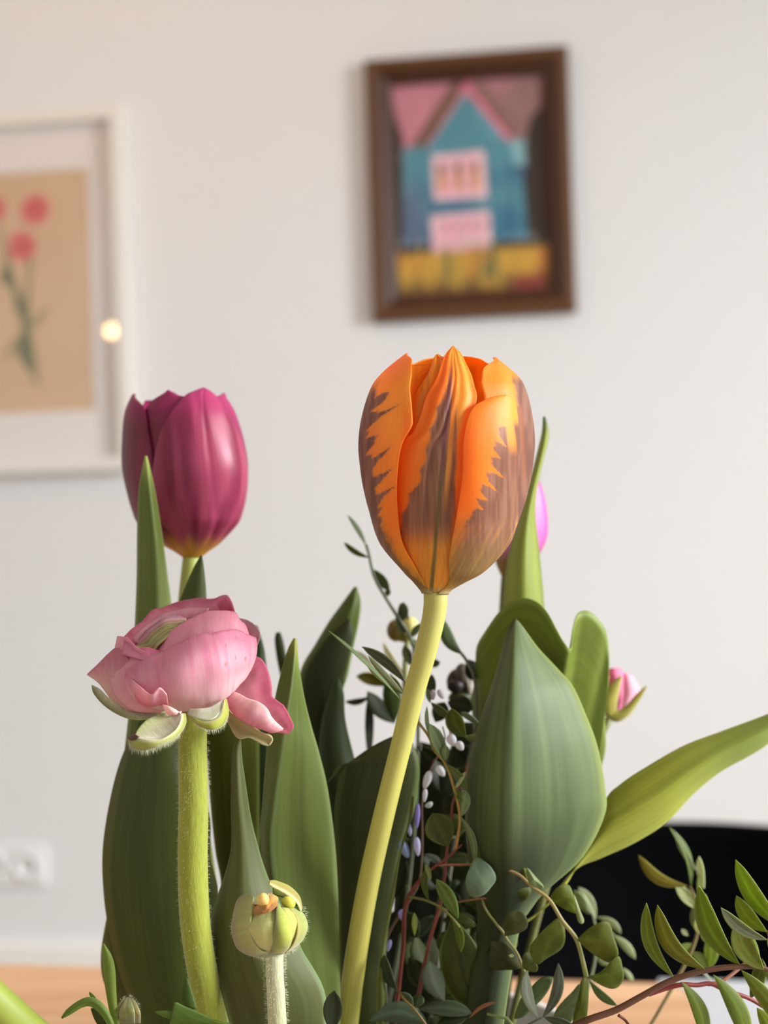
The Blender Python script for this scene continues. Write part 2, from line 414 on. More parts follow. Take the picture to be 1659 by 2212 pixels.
cs = [onwall(*p, 0.0) for p in ((793, 140), (1230, 103), (1242, 678), (806, 697))]
cx = sum(c[0] for c in cs) / 4; cz = sum(c[1] for c in cs) / 4
hw = ((cs[1][0] - cs[0][0]) + (cs[2][0] - cs[3][0])) / 4; hh = ((cs[0][1] - cs[3][1]) + (cs[1][1] - cs[2][1])) / 4
slope = math.atan(((cs[1][1] - cs[0][1]) + (cs[2][1] - cs[3][1])) / (4 * hw))
ab = (cx, 0, cz)
M_FRAME = flat('carved_dark_wood', (98, 62, 30), 0.5, 0.4, 0.8, 160, 0.0, 0.35)
M_FRIN = flat('inner_dark_wood', (72, 40, 22), 0.5, 0.4, 0.2, 60, 0, 0.2)
hp = thing('house_picture', WO + WE * cx + np.array([0, 0, cz]), 'small painting of a blue gabled house in a carved dark brown wooden frame', 'picture')
def miter(name, x0, x1, z0, z1, w0, prof, mat, par, rot, about, only=None):
    """mitred picture-frame bars; prof = [(inset, depth)...] depth negative towards the room"""
    m = WM @ Matrix.Translation(about) @ Matrix.Rotation(rot, 4, 'Y') @ Matrix.Translation(-Vector(about)) if rot else WM
    out = []
    sides = [((x0, z1), (x1, z1)), ((x1, z1), (x1, z0)), ((x1, z0), (x0, z0)), ((x0, z0), (x0, z1))]
    inw = [((1, -1), (-1, -1)), ((-1, -1), (-1, 1)), ((-1, 1), (1, 1)), ((1, 1), (1, -1))]
    for k in range(4):
        v = []
        for e in range(2):
            X, Z = sides[k][e]; ix, iz = inw[k][e]
            for a, dpt in prof: v.append(tuple(m @ Vector((X + ix * a, dpt, Z + iz * a))))
        n = len(prof)
        f = [(i, i + n, (i + 1) % n + n, (i + 1) % n) for i in range(n)] + [tuple(range(n)), tuple(range(2 * n - 1, n - 1, -1))]
        out.append(mesh_obj(name, v, f, mat, par, smooth=False))
    return out
x0, x1, z0, z1 = cx - hw, cx + hw, cz - hh, cz + hh
miter('frame_bar', x0, x1, z0, z1, 0, [(0, -0.002), (0, -0.022), (0.006, -0.032), (0.014, -0.034), (0.022, -0.03), (0.024, -0.026), (0.024, -0.002)], M_FRAME, hp, -slope, ab)
miter('inner_bar', x0 + .0235, x1 - .0235, z0 + .0235, z1 - .0235, 0, [(0, -0.003), (0, -0.026), (0.004, -0.028), (0.012, -0.022), (0.026, -0.014), (0.026, -0.003)], M_FRIN, hp, -slope, ab)
def house_art(U, V):
    n1 = vn(U * 7, V * 9, 1); n2 = vn(U * 22, V * 12, 2); n3 = vn(U * 40, V * 7, 3)
    c = lin((58, 44, 38)) + np.zeros(U.shape + (3,))
    pk = mixc(lin((196, 128, 140)) + c * 0, lin((150, 112, 108)) + c * 0, ss(0.35, 0.8, U + (n1 - .5) * .4))
    c = mixc(c, pk, poly_mask(U, V, [(0, 0), (1, 0), (0.97, .15), (.9, .2), (.86, .3), (.84, .36), (.06, .36), (.08, .26), (0.03, .14)], .015))
    c = mixc(c, lin((112, 82, 66)) + c * 0, poly_mask(U, V, [(.42, 0), (.52, 0), (.24, .28), (.13, .36), (.12, .3)], .01))
    c = mixc(c, lin((140, 104, 96)) + c * 0, poly_mask(U, V, [(.5, 0.02), (.62, 0.02), (.82, .25), (.78, .34)], .02))
    c = mixc(c, lin((222, 120, 145)) + c * 0, poly_mask(U, V, [(.44, .07), (.5, .0), (.56, .07), (.8, .31), (.74, .3), (.52, .07)], .01))
    bl = mixc(lin((86, 142, 156)) + c * 0, lin((58, 112, 142)) + c * 0, ss(.3, .8, V + (n1 - .5) * .5))
    bl = mixc(bl, lin((96, 100, 128)) + c * 0, ss(.3, .12, U) * ss(.35, .6, V) * .8)
    bl = mixc(bl, lin((120, 175, 190)) + c * 0, ss(.6, .9, n2) * .3)
    c = mixc(c, bl, poly_mask(U, V, [(.49, .06), (.75, .3), (.84, .3), (.86, .42), (.84, .44), (.86, .76), (.05, .76), (.07, .4), (.07, .3), (.24, .3)], .008))
    c = mixc(c, lin((134, 178, 184)) + c * 0, poly_mask(U, V, [(.76, .3), (.86, .3), (.86, .42), (.8, .42)], .02))
    c = mixc(c, lin((60, 60, 90)) + c * 0, poly_mask(U, V, [(.78, .42), (.88, .42), (.88, .45), (.78, .44)], .01))
    for (a, b, e, f_) in ((.26, .6, .345, .555), (.24, .62, .625, .8)):
        c = mixc(c, lin((238, 196, 204)) + c * 0, poly_mask(U, V, [(a, e), (b, e - .008), (b + .01, f_), (a + .005, f_)], .012))
        c = mixc(c, lin((233, 160, 178)) + c * 0, poly_mask(U, V, [(a + .04, e + .02), (b - .05, e + .01), (b - .04, f_ - .02), (a + .03, f_ - .02)], .01) * (.3 + .5 * n2))
    for k in range(3):
        xx = .315 + k * .11
        c = mixc(c, lin((196, 138, 62)) + c * 0, poly_mask(U, V, [(xx - .02, .4), (xx + .025, .39), (xx + .025, .51), (xx - .02, .51)], .012))
        c = mixc(c, lin((60, 40, 30)) + c * 0, poly_mask(U, V, [(xx - .014, .39), (xx + .018, .385), (xx + .012, .43), (xx - .01, .43)], .006))
    for k in range(4):
        xx = .32 + k * .085
        c = mixc(c, lin((150, 90, 90)) + c * 0, poly_mask(U, V, [(xx, .665), (xx + .03, .665), (xx + .03, .695), (xx, .695)], .008) * .8)
        c = mixc(c, lin((150, 110, 90)) + c * 0, poly_mask(U, V, [(xx, .755), (xx + .03, .755), (xx + .03, .78), (xx, .78)], .008) * .6)
    c = mixc(c, lin((196, 200, 180)) + c * 0, ss(.03, .0, np.abs(V - .755)) * ss(.4, .8, n3) * .8)
    g = mixc(lin((206, 160, 64)) + c * 0, lin((122, 116, 66)) + c * 0, ss(.3, .75, n3))
    g = mixc(g, lin((196, 124, 60)) + c * 0, ss(.62, .9, n2))
    g = mixc(g, lin((110, 76, 40)) + c * 0, ss(.88, 1.02, V + (n2 - .5) * .1))
    g = mixc(g, lin((140, 58, 50)) + c * 0, ss(.7, .82, U) * ss(.9, .95, V) * ss(1.0, .93, U))
    c = mixc(c, g, ss(.775, .80, V + (n3 - .5) * .05))
    return c * (.92 + .16 * n2)[..., None]
art('canvas', x0 + .046, x1 - .046, z0 + .046, z1 - .046, -0.006, house_art, hp, M_PAINT, -slope, ab)
wbox('backing', (x0 + .01, -0.005, z0 + .01), (x1 - .01, -0.001, z1 - .01), M_FRIN, hp, 0, -slope, ab)

# ------------------------------------------------------------------ white framed flower print
a1 = onwall(282, 236); a2 = onwall(292, 1018)
px1 = (a1[0] + a2[0]) / 2; pz1 = a1[1]; pz0 = a2[1]; px0 = px1 - 0.52
fp = thing('flower_print', WO + WE * (px0 + px1) / 2 + np.array([0, 0, (pz0 + pz1) / 2]), 'large white framed print of red carnations on beige paper, at the left of the wall', 'picture')
rotl = -0.008; abl = ((px0 + px1) / 2, 0, (pz0 + pz1) / 2)
M_FW = flat('white_frame_wood', (238, 234, 226), 0.4)
M_MAT = flat('mat_board', (243, 235, 229), 0.9, 0.1)
miter('frame_bar', px0, px1, pz0, pz1, 0, [(0, -0.002), (0, -0.034), (0.002, -0.036), (0.026, -0.036), (0.027, -0.034), (0.027, -0.002)], M_FW, fp, rotl, abl)
mw = px1 - onwall(200, 600)[0] - .026; mh = pz1 - onwall(190, 368)[1]; mb = onwall(205, 888)[1] - pz0
ix0, ix1, iz0, iz1 = px0 + .026 + mw, px1 - .026 - mw, pz0 + mb, pz1 - mh
def mboard():
    m = WM @ Matrix.Translation(abl) @ Matrix.Rotation(rotl, 4, 'Y') @ Matrix.Translation(-Vector(abl))
    o_ = [(px0 + .02, pz0 + .02), (px1 - .02, pz0 + .02), (px1 - .02, pz1 - .02), (px0 + .02, pz1 - .02)]
    i_ = [(ix0, iz0), (ix1, iz0), (ix1, iz1), (ix0, iz1)]; j_ = [(ix0 + .001, iz0 + .001), (ix1 - .001, iz0 + .001), (ix1 - .001, iz1 - .001), (ix0 + .001, iz1 - .001)]
    v = [tuple(m @ Vector((x, -.012, z))) for x, z in o_] + [tuple(m @ Vector((x, -.012, z))) for x, z in i_] + [tuple(m @ Vector((x, -.0095, z))) for x, z in j_]
    f = [(i, (i + 1) % 4, 4 + (i + 1) % 4, 4 + i) for i in range(4)] + [(4 + i, 4 + (i + 1) % 4, 8 + (i + 1) % 4, 8 + i) for i in range(4)]
    mesh_obj('mat_board', v, f, M_MAT, fp, smooth=False)
mboard()
IW = ix1 - ix0; IH = iz1 - iz0
def loc_uv(px, py):
    s, z = onwall(px, py); return (s - ix0) / IW, (iz1 - z) / IH
def carn_art(U, V):
    n1 = vn(U * 5, V * 6, 11); n2 = vn(U * 30, V * 38, 12)
    c = lin((222, 188, 150)) * (.97 + .05 * n1)[..., None]
    asp = IH / IW
    def stroke(pts, w, col, k=1.0):
        nonlocal c
        q = resample([loc_uv(*p) for p in pts], 40); ws = np.interp(np.linspace(0, 1, 40), np.linspace(0, 1, len(w)), w) / 400.0
        dmin = np.full(U.shape, 9.0)
        for i in range(40):
            dd = np.hypot(U - q[i, 0], (V - q[i, 1]) * asp) - ws[i]
            dmin = np.minimum(dmin, dd)
        c = mixc(c, lin(col) + c * 0, ss(.006, -.006, dmin) * k)
    G1 = (126, 128, 92); G2 = (92, 100, 72)
    stroke([(70, 545), (66, 600), (62, 650), (60, 710), (66, 760), (82, 830)], [7, 5, 6, 9, 12, 4], G1)
    stroke([(-20, 440), (5, 500), (25, 590), (45, 660), (60, 720), (72, 790)], [3, 4, 8, 9, 8, 8], G1)
    stroke([(20, 575), (14, 600), (22, 620)], [3, 12, 3], G2, .8)
    stroke([(50, 640), (42, 660), (50, 680)], [3, 10, 3], G2, .7)
    stroke([(62, 715), (85, 690), (105, 665)], [7, 9, 2], (160, 148, 108), .9)
    stroke([(58, 715), (35, 745), (8, 780)], [5, 9, 2], (150, 142, 104), .9)
    stroke([(60, 720), (48, 760), (66, 800)], [5, 9, 3], G2, .9)
    stroke([(-60, 900), (-40, 700), (-50, 560)], [3, 6, 6], G1)
    for (fx, fy, r) in ((80, 458, 38), (52, 535, 38), (-8, 455, 32), (-120, 440, 36)):
        q = loc_uv(fx, fy); ang = np.arctan2((V - q[1]) * asp, U - q[0]); rr = np.hypot(U - q[0], (V - q[1]) * asp) * 400
        R = r * (1 + .10 * np.sin(ang * 9) + .12 * (n2 - .5))
        c = mixc(c, lin((224, 112, 110)) + c * 0, ss(R, R * .8, rr) * .95)
        c = mixc(c, lin((200, 72, 74)) + c * 0, ss(R * .6, 0, rr + (n2 - .5) * 16) * .9)
    return c
art('print_sheet', ix0 - .003, ix1 + .003, iz0 - .003, iz1 + .003, -0.009, carn_art, fp, M_PRINT, rotl, abl, 110, 140)
wbox('backing', (px0 + .015, -0.008, pz0 + .015), (px1 - .015, -0.002, pz1 - .015), M_FW, fp, 0, rotl, abl)
def glass():
    m, nt, b = newmat('picture_glass')
    tr = nt.nodes.new('ShaderNodeBsdfTransparent'); gl = nt.nodes.new('ShaderNodeBsdfGlossy'); gl.inputs['Roughness'].default_value = 0.02
    fr = nt.nodes.new('ShaderNodeValue'); fr.outputs[0].default_value = 0.05; mx = nt.nodes.new('ShaderNodeMixShader')
    nt.links.new(fr.outputs[0], mx.inputs[0]); nt.links.new(tr.outputs[0], mx.inputs[1]); nt.links.new(gl.outputs[0], mx.inputs[2])
    nt.links.new(mx.outputs[0], nt.nodes['Material Output'].inputs['Surface'])
    return m
M_GLASS = glass()
wbox('glass_pane', (px0 + .02, -0.0265, pz0 + .02), (px1 - .02, -0.0245, pz1 - .02), M_GLASS, fp, 0, rotl, abl)

# ------------------------------------------------------------------ wall socket
so = onwall(62, 1868); S = 0.0405; M_PL = flat('white_plastic', (240, 240, 240), 0.25, 0.5); M_PIN = flat('socket_pin_hole', (70, 68, 64), 0.5)
sk = thing('wall_socket', WO + WE * so[0] + np.array([0, 0, so[1]]), 'white double power socket on the wall at lower left', 'socket')
sx, sz = so
wbox('frame_plate', (sx - S - .071, -0.010, sz - S), (sx + S, 0, sz + S), M_PL, sk, 0.004)
def cup(ox):
    n = 36; m = WM; v = []
    prof = [(.0275, -.0105), (.0275, -.0155), (.0235, -.0165), (.0205, -.0155), (.0195, -.0105), (.0, -.0105)]
    for r, y in prof:
        for i in range(n):
            a = 2 * math.pi * i / n; v.append(tuple(m @ Vector((ox + r * math.cos(a), y, sz + r * math.sin(a)))))
    cu_ = mesh_obj('socket_cup', v, gridfaces(n, len(prof), True), M_PL, sk)
    for s in (-1, 1):
        v = []
        for r, y in ((.003, -.0108), (.003, -.0125), (0, -.0125)):
            for i in range(12):
                a = 2 * math.pi * i / 12; v.append(tuple(m @ Vector((ox + s * .0095 + r * math.cos(a), y, sz + r * math.sin(a)))))
        mesh_obj('pin_hole', v, gridfaces(12, 3, True), M_PIN, cu_)
cup(sx); cup(sx - .071)

# ------------------------------------------------------------------ floor lamp behind the camera (its bulb mirrors in the print's glass)
ir = ray(243, 715); pw_ = onwall(243, 715, 0.0255); hit = WO + WE * pw_[0] + np.array([0, 0, pw_[1]]) + WN * .0255
rf = ir - 2 * np.dot(ir, WN) * WN
LP = hit + rf * 3.1
M_BULB, nt_, b_ = newmat('lamp_globe'); b_.inputs['Emission Color'].default_value = (1.0, 0.56, 0.24, 1); b_.inputs['Emission Strength'].default_value = 60.0
M_METAL = flat('brushed_metal', (120, 118, 112), 0.35, 0.5, 0, 1, 1.0)
lamp = thing('floor_lamp', (LP[0], LP[1], 0), 'slim metal floor lamp with a small glowing globe, behind the viewer', 'lamp')
def lathe(name, cxy, prof, mat, par, n=32):
    v = []
    for r, z in prof:
        for i in range(n):
            a = 2 * math.pi * i / n; v.append((cxy[0] + r * math.cos(a), cxy[1] + r * math.sin(a), z))
    return mesh_obj(name, v, gridfaces(n, len(prof), True), mat, par)
lathe('lamp_base', LP[:2], [(0, 0), (.13, 0), (.13, .015), (.02, .02), (0, .02)], M_METAL, lamp)
lathe('lamp_pole', LP[:2], [(.009, .018), (.009, LP[2] - .05), (.018, LP[2] - .04), (.018, LP[2] - .03), (0, LP[2] - .03)], M_METAL, lamp)
lathe('lamp_globe', LP[:2], [(max(0, .026 * math.sin(math.pi * k / 14)), LP[2] - .026 * math.cos(math.pi * k / 14)) for k in range(15)], M_BULB, lamp)

wfill = thing('warm_fill_globe', (-.75, 1.75, 2.75), 'small glowing globe hung from the ceiling out of view, added to warm the upper wall', 'lamp')  # unseen warm light, added to tint the top of the wall
lathe('lamp_globe', (-.75, 1.75), [(max(0, .058 * math.sin(math.pi * k / 14)), 2.42 - .058 * math.cos(math.pi * k / 14)) for k in range(15)], M_BULB, wfill)
lathe('fill_globe_cord', (-.75, 1.75), [(.003, 2.48), (.003, 2.75)], M_METAL, wfill, 8)
# ------------------------------------------------------------------ table
TZ = 0.73
def onz(px, py, z=TZ):
    r = ray(px, py); t = (z - CAMZ) / r[2]; return C0 + t * r
f0 = onz(0, 2081); f1 = onz(1300, 2119); g0 = onz(1507, 2190)
tx = (f1 - f0); tx[2] = 0; tx /= np.linalg.norm(tx); ty = np.array([-tx[1], tx[0], 0])
TM = Matrix(((tx[0], ty[0], 0, f0[0]), (tx[1], ty[1], 0, f0[1]), (0, 0, 1, 0), (0, 0, 0, 1)))
TR = float(np.dot(g0 - f0, tx)) + .002
TL = TR - 1.5; TD = 0.92
tb = thing('dining_table', (f0[0], f0[1], 0), 'oiled light wooden table of long boards under the bouquet', 'table')
nb = 12; bw = TD / nb
for k in range(nb):
    y1 = -k * bw; y0 = y1 - bw + .0008
    if k == 0:
        pts = [(TL + .02, y0), (TR, y0)]
        R_ = .03
        pts += [(TR - .02 + .02 * math.cos(a), y1 - .045 + .045 * math.sin(a)) for a in np.linspace(0, math.pi / 2, 10)]
        pts += [(TL + R_ - R_ * math.sin(a), y1 - R_ + R_ * math.cos(a)) for a in np.linspace(0, math.pi / 2, 8)]
        pts[0] = (TL, y0)
    else: pts = [(TL, y0), (TR, y0), (TR, y1), (TL, y1)]
    n = len(pts); v = [tuple(TM @ Vector((x, y, TZ - .03))) for x, y in pts] + [tuple(TM @ Vector((x, y, TZ))) for x, y in pts]
    f = [tuple(range(n - 1, -1, -1)), tuple(range(n, 2 * n))] + [(i, (i + 1) % n, n + (i + 1) % n, n + i) for i in range(n)]
    o = mesh_obj('board', v, f, M_WOOD, tb, smooth=False)
    m = o.modifiers.new('bevel', 'BEVEL'); m.width = .0012; m.segments = 2; m.limit_method = 'ANGLE'
for x in (TL + .06, TR - .11):
    for y in (-.09, -TD + .04): box('leg', (x, y, 0), (x + .05, y + .05, TZ - .03), M_WOOD, tb, .004, TM)
box('apron', (TL + .1, -.08, TZ - .1), (TR - .1, -.06, TZ - .03), M_WOOD, tb, 0, TM)
box('apron', (TL + .1, -TD + .06, TZ - .1), (TR - .1, -TD + .08, TZ - .03), M_WOOD, tb, 0, TM)
# white side table abutting at the right
M_SIDE = flat('white_laminate', (192, 194, 199), 0.4)
wt = thing('side_table', tuple(TM @ Vector((TR + .25, -.3, 0))), 'white tabletop next to the rounded corner of the wooden table', 'table')
wp = [(TR + .003, -.75), (TR + .6, -.75), (TR + .6, .01), (TR - .02, .01)] + [(TR - .0205 + .0235 * math.sin(a), -.045 + .048 * math.cos(a)) for a in np.linspace(0, math.pi / 2, 10)]
n = len(wp); v = [tuple(TM @ Vector((x, y, TZ - .026))) for x, y in wp] + [tuple(TM @ Vector((x, y, TZ - .001))) for x, y in wp]
mesh_obj('tabletop', v, [tuple(range(n - 1, -1, -1)), tuple(range(n, 2 * n))] + [(i, (i + 1) % n, n + (i + 1) % n, n + i) for i in range(n)], M_SIDE, wt, smooth=False)
for x in (TR + .06, TR + .54):
    for y in (-.7, -.05): box('leg', (x, y, 0), (x + .03, y + .03, TZ - .026), M_SIDE, wt, .003, TM)

# ------------------------------------------------------------------ black chair
ch = thing('black_chair', (.30, 1.1, 0), 'black chair with a wide rounded back, behind the table at right', 'chair')
def chair():
    nu, nv = 48, 22; V = []
    cxp, half = 1500, 620
    for j in range(nv):
        v = j / (nv - 1)
        for i in range(nu):
            u = -1 + 2 * i / (nu - 1)
            top = 1788 + 14 * u + 45 * abs(u) ** 2.5 + 300 * max(0, abs(u) - .8) ** 2 * 12
            d = 1.27 - .12 * u * u - .02 * v
            x = (cxp + u * half * (1 - .12 * v) - 829.5) / F * 1.25
            z = CAMZ - (top - 1106) / F * 1.25 - x * math.tan(ROLL)
            zb = .44
            V.append((x, d - .12 * v * v, z * (1 - v) + zb * v))
    o = mesh_obj('backrest', V, gridfaces(nu, nv), M_BLACK, ch); thick(o, .018)
    ca = (.28, 1.035)
    v = []; n = 40
    for r, z in ((0, .40), (.17, .405), (.205, .425), (.21, .445), (.19, .455), (0, .45)):
        for i in range(n):
            a = 2 * math.pi * i / n; v.append((ca[0] + r * math.cos(a) * 1.0, ca[1] + .02 + r * math.sin(a), z))
    mesh_obj('seat', v, gridfaces(n, 6, True), M_BLACK, ch)
    for sx_ in (-1, 1):
        for sy_ in (-1, 1):
            tube('leg', [(ca[0] + sx_ * .12, ca[1] + sy_ * .12, .41), (ca[0] + sx_ * .2, ca[1] + sy_ * .19, 0)], [.014, .010], ch, M_BLACK, (12, 12, 12), 10, 6, world=True)
chair()

# ------------------------------------------------------------------ vase
M_VASE = flat('grey_stoneware', (206, 202, 194), 0.35, 0.5, 0.15, 90)
VC = (-.02, .425)
vase = lathe('flower_vase', VC, [(0, TZ), (.062, TZ), (.072, TZ + .006), (.088, TZ + .045), (.091, TZ + .08), (.088, TZ + .1), (.084, TZ + .1), (.086, TZ + .08), (.083, TZ + .045), (.066, TZ + .010), (0, TZ + .008)], M_VASE, None, 48)
tagm(vase, 'low round pale stoneware vase holding the bouquet, standing on the wooden table', 'vase')
def inv(dx=0.0, dy=0.0, z=TZ + .03):
    """a point inside the vase, given back as (px, py, depth)"""
    p = np.array([VC[0] + dx, VC[1] + dy, z]) - C0
    d = p[1]; return (829.5 + np.dot(p, RV) / d * F, 1106 - np.dot(p, UV_) / d * F, d)
VB = np.array([VC[0], VC[1], TZ + .014])

# ------------------------------------------------------------------ tulip heads
def interp(tab):
    a = np.array(tab, float); return lambda y: np.interp(y, a[:, 0], a[:, 1])
def smoothtab(tab, n=80):
    q = resample(sorted(tab), n); return lambda y: np.interp(y, q[:, 0], q[:, 1])
def petal(name, par, mat, Cx, R, d0, k, ytip, ybase, Lb, Rb, colf, curl=.05, ridge=None, nu=48, nv=130, th=.00035, wav=0.0, seed=0, lean=0.0, neck=None):
    """Lb/Rb: [(y, x in px)] or (y, None, degrees)"""
    def ang(tab):
        out = []
        for t in tab:
            if t[1] is None: out.append((t[0], t[2]))
            else:
                s = (t[1] - Cx(t[0])) / (k * (1 - curl) * R(t[0])); out.append((t[0], math.degrees(math.asin(max(-1, min(1, s))))))
        return smoothtab(out)
    la, ra = ang(Lb), ang(Rb)
    s = np.linspace(0, 1, nv) ** 1.5
    y = ytip + (ybase - ytip) * s
    a0 = la(y); a1 = ra(y)
    u = np.linspace(-1, 1, nu); U, Y = np.meshgrid(u, y); V = (Y - ytip) / (ybase - ytip)
    A = np.radians((a0 + a1)[:, None] / 2 + (a1 - a0)[:, None] / 2 * U)
    kk = k * (1 - curl * np.abs(U) ** 3)
    if ridge is not None: kk = kk + ridge(U, V)
    if wav: kk = kk + wav * (vn(U * 2.5, V * 5, seed) - .5)
    Rr = R(Y) * kk
    X = Cx(Y) + Rr * np.sin(A); D = d0 - Rr * np.cos(A) * d0 / F + lean * (1 - V)
    pts = W(X, Y, D).reshape(-1, 3)
    cc = colf(U, V, X, Y, np.degrees(A))
    if neck is not None: cc = mixc(cc, lin(neck[2]) + cc * 0, ss(neck[0], neck[1], Y) * .85)
    cc = np.clip(cc, 0, 1).reshape(-1, 3)
    o = mesh_obj(name, pts, gridfaces(nu, nv), mat, par, np.stack([(U.ravel() + 1) / 2, V.ravel()], 1), cc)
    thick(o, th); return o

# --- orange tulip
ot = thing('orange_tulip', VB + np.array([.0, -.01, 0]), 'orange tulip with brown feathered flames on a tall yellow-green stem, in front at centre', 'tulip')
CO = smoothtab([(740, 972), (780, 968), (810, 969), (840, 968), (901, 966), (961, 965), (1021, 964), (1097, 963), (1172, 960), (1232, 958), (1262, 946), (1274, 941), (1290, 940)])
RO = smoothtab([(740, 62), (765, 93), (780, 112), (810, 147), (840, 167), (901, 184), (961, 190), (1021, 184), (1060, 177), (1097, 167), (1172, 139), (1232, 88), (1256, 56), (1274, 33), (1284, 27), (1290, 24)])
DO = 0.366
OR1, OR2, YE, BR, BR2, GB, YB = [lin(c) for c in ((255, 158, 52), (255, 126, 28), (255, 196, 80), (150, 102, 84), (182, 136, 114), (166, 138, 84), (255, 194, 66))]
def obase(U, V, X, Y):
    n = vn(X * .02, Y * .008, 31)
    c = mixc(OR1 + np.zeros(U.shape + (3,)), YE + 0 * OR1, ss(.4, .85, n) * .75)
    c = mixc(c, YB + c * 0, ss(1120, 1230, Y) * .85)
    return c
def brown(X, Y):
    n = vn(X * .25, Y * .02, 33)
    c = mixc(BR + np.zeros(X.shape + (3,)), BR2 + 0 * BR, ss(.2, .9, n) * .8)
    return mixc(c, GB + c * 0, ss(1130, 1240, Y) * .8)
def teeth(t, seed, p=3.0):
    f = t - np.floor(t); h = .45 + .55 * hsh(np.floor(t), np.floor(t) * 0, seed); return (1 - np.abs(2 * f - 1)) ** p * h
bA = interp([(800, 830), (840, 812), (870, 806), (931, 789), (991, 793), (1021, 799), (1075, 806), (1097, 812), (1142, 822), (1166, 838), (1202, 858), (1238, 888), (1270, 925)])
def colA(U, V, X, Y, A):
    c = obase(U, V, X, Y)
    yy = Y + .75 * (X - bA(Y))
    fine = (vn(yy * .16, X * .03, 5) - .5)
    yy = yy + 16 * vn(Y * .03, 0, 4) + 3 * vn(X * .4, Y * .1, 3)
    ln = (56 * teeth(yy / 43.0, 3, 2.6) + 16 * teeth(yy / 17.0, 5, 1.6)) * ss(830, 860, Y) * ss(1150, 1040, Y) + 16 * teeth(yy / 19.0, 8, 1.6) * ss(1000, 1060, Y) * ss(1180, 1100, Y) + 7 * fine
    t = X - bA(Y) - ln
    m = ss(5, -4, t) * ss(815, 850, Y + (X - 820) * .4)
    m = np.maximum(m, ss(26, 0, t) * ss(1100, 1160, Y) * (.2 + .8 * vn(X * .3, Y * .03, 9)) * .6)
    m = np.maximum(m, (A < -78) * ss(840, 900, Y) * 1.0)
    c = mixc(c, brown(X, Y), np.clip(m, 0, 1))
    c = mixc(c, OR2 + c * 0, ss(18, 0, np.abs(X - 880)) * ss(860, 900, Y) * ss(1100, 1000, Y) * .5)
    return c
def colB(U, V, X, Y, A):
    c = obase(U, V, X, Y)
    c = mixc(c, OR2 + c * 0, ss(-.2, -.6, U) * .6 * ss(1180, 1080, Y))
    c = mixc(c, YE + c * 0, ss(982, 996, X) * ss(1015, 1000, X) * ss(990, 900, Y) * .8)
    xc = 978 - (Y - 750) * .088                      # midrib line
    q = X - xc
    fine = (vn(X * .5, Y * .03, 15) - .5)
    # main brown wedge left of rib
    lw = np.interp(Y, [830, 900, 960, 1040, 1075, 1110, 1200], [4, 22, 32, 42, 60, 72, 80]) + 10 * teeth(Y / 40 + X * .01, 4, 2)
    rw = np.interp(Y, [840, 880, 960, 1040, 1100, 1200], [6, 20, 24, 30, 34, 34])
    inside = ss(-lw - 5, -lw + 3, q + 6 * fine) * ss(rw + 4, rw - 3, q + 6 * fine) * ss(820, 880, Y)
    gap = ss(3, 6, q - 4) * ss(19, 14, q - 2) * ss(1130, 1000, Y)
    inside = inside * (1 - .85 * gap)
    inside = inside * (1 - ss(1120, 1195, Y) * (.55 + .5 * vn(X * .4, Y * .02, 18)))
    c = mixc(c, brown(X, np.minimum(Y, 1110)), np.clip(inside * .92, 0, 1))
    rib = ss(5.5, 2.5, np.abs(q)) * ss(770, 830, Y)
    c = mixc(c, mixc(lin((150, 92, 96)) + c * 0, lin((132, 120, 70)) + c * 0, ss(950, 1100, Y)), rib * .9)
    c = mixc(c, YE + c * 0, ss(9, 5, np.abs(q)) * ss(800, 760, Y) * .6)
    return c
bC = interp([(880, 1118), (915, 1108), (931, 1090), (960, 1084), (1000, 1078), (1040, 1060), (1070, 1055), (1097, 1045), (1140, 1020), (1190, 1000), (1240, 985)])
def colC(U, V, X, Y, A):
    c = obase(U, V, X, Y)
    c = mixc(c, OR2 + c * 0, ss(1040, 1005, X) * ss(860, 950, Y) * ss(1200, 1050, Y) * .7)
    c = mixc(c, YE + c * 0, ss(1050, 1100, X) * ss(1010, 880, Y) * .75)
    yy = Y - .75 * (X - 1060)
    fine = (vn(yy * .15, X * .04, 25) - .5)
    yy = yy + 14 * vn(Y * .03, 0, 6) + 3 * vn(X * .4, Y * .1, 3)
    ln = 46 * teeth(yy / 37.0, 6, 2.4) * ss(1130, 1080, Y) + 9 * teeth(yy / 14.0, 7, 1.5) + 8 * fine
    t = X - bC(Y) - ln + 22
    m = ss(-4, 5, t) * ss(905, 925, Y)
    # orange tongue hugging the ridge
    m = m * (1 - ss(12 , 6, np.abs(X - (1097 + (Y - 900) * .13))) * ss(990, 950, Y))
    soft = ss(-60, 30, X - bC(Y) + (Y - 1100) * .1) * ss(1085, 1140, Y) * (.68 + .6 * vn((X + Y * .55) * .28, (Y - X) * .012, 19))
    m = np.maximum(m * ss(1180, 1120, Y), soft)
    c = mixc(c, brown(X, Y), np.clip(m, 0, 1) * .93)
    return c
def colD(U, V, X, Y, A):
    c = obase(U, V, X, Y)
    c = mixc(c, YE + c * 0, ss(1060, 1110, X) * ss(920, 830, Y) * .5)
    bx = np.interp(Y, [800, 830, 860, 900, 1000], [1100, 1108, 1112, 1113, 1112])
    m = ss(-3, 6, X - bx + 8 * (vn(Y * .12, X * .02, 3) - .5)) * ss(800, 830, Y)
    m = np.maximum(m, (A > 92) * 1.0 * ss(800, 840, Y))
    c = mixc(c, brown(X, Y), m)
    c = mixc(c, lin((196, 120, 70)) + c * 0, ss(7, 2, np.abs(X - (1124 + (Y - 900) * .05))) * ss(860, 900, Y) * ss(1100, 1000, Y) * .5)
    return c
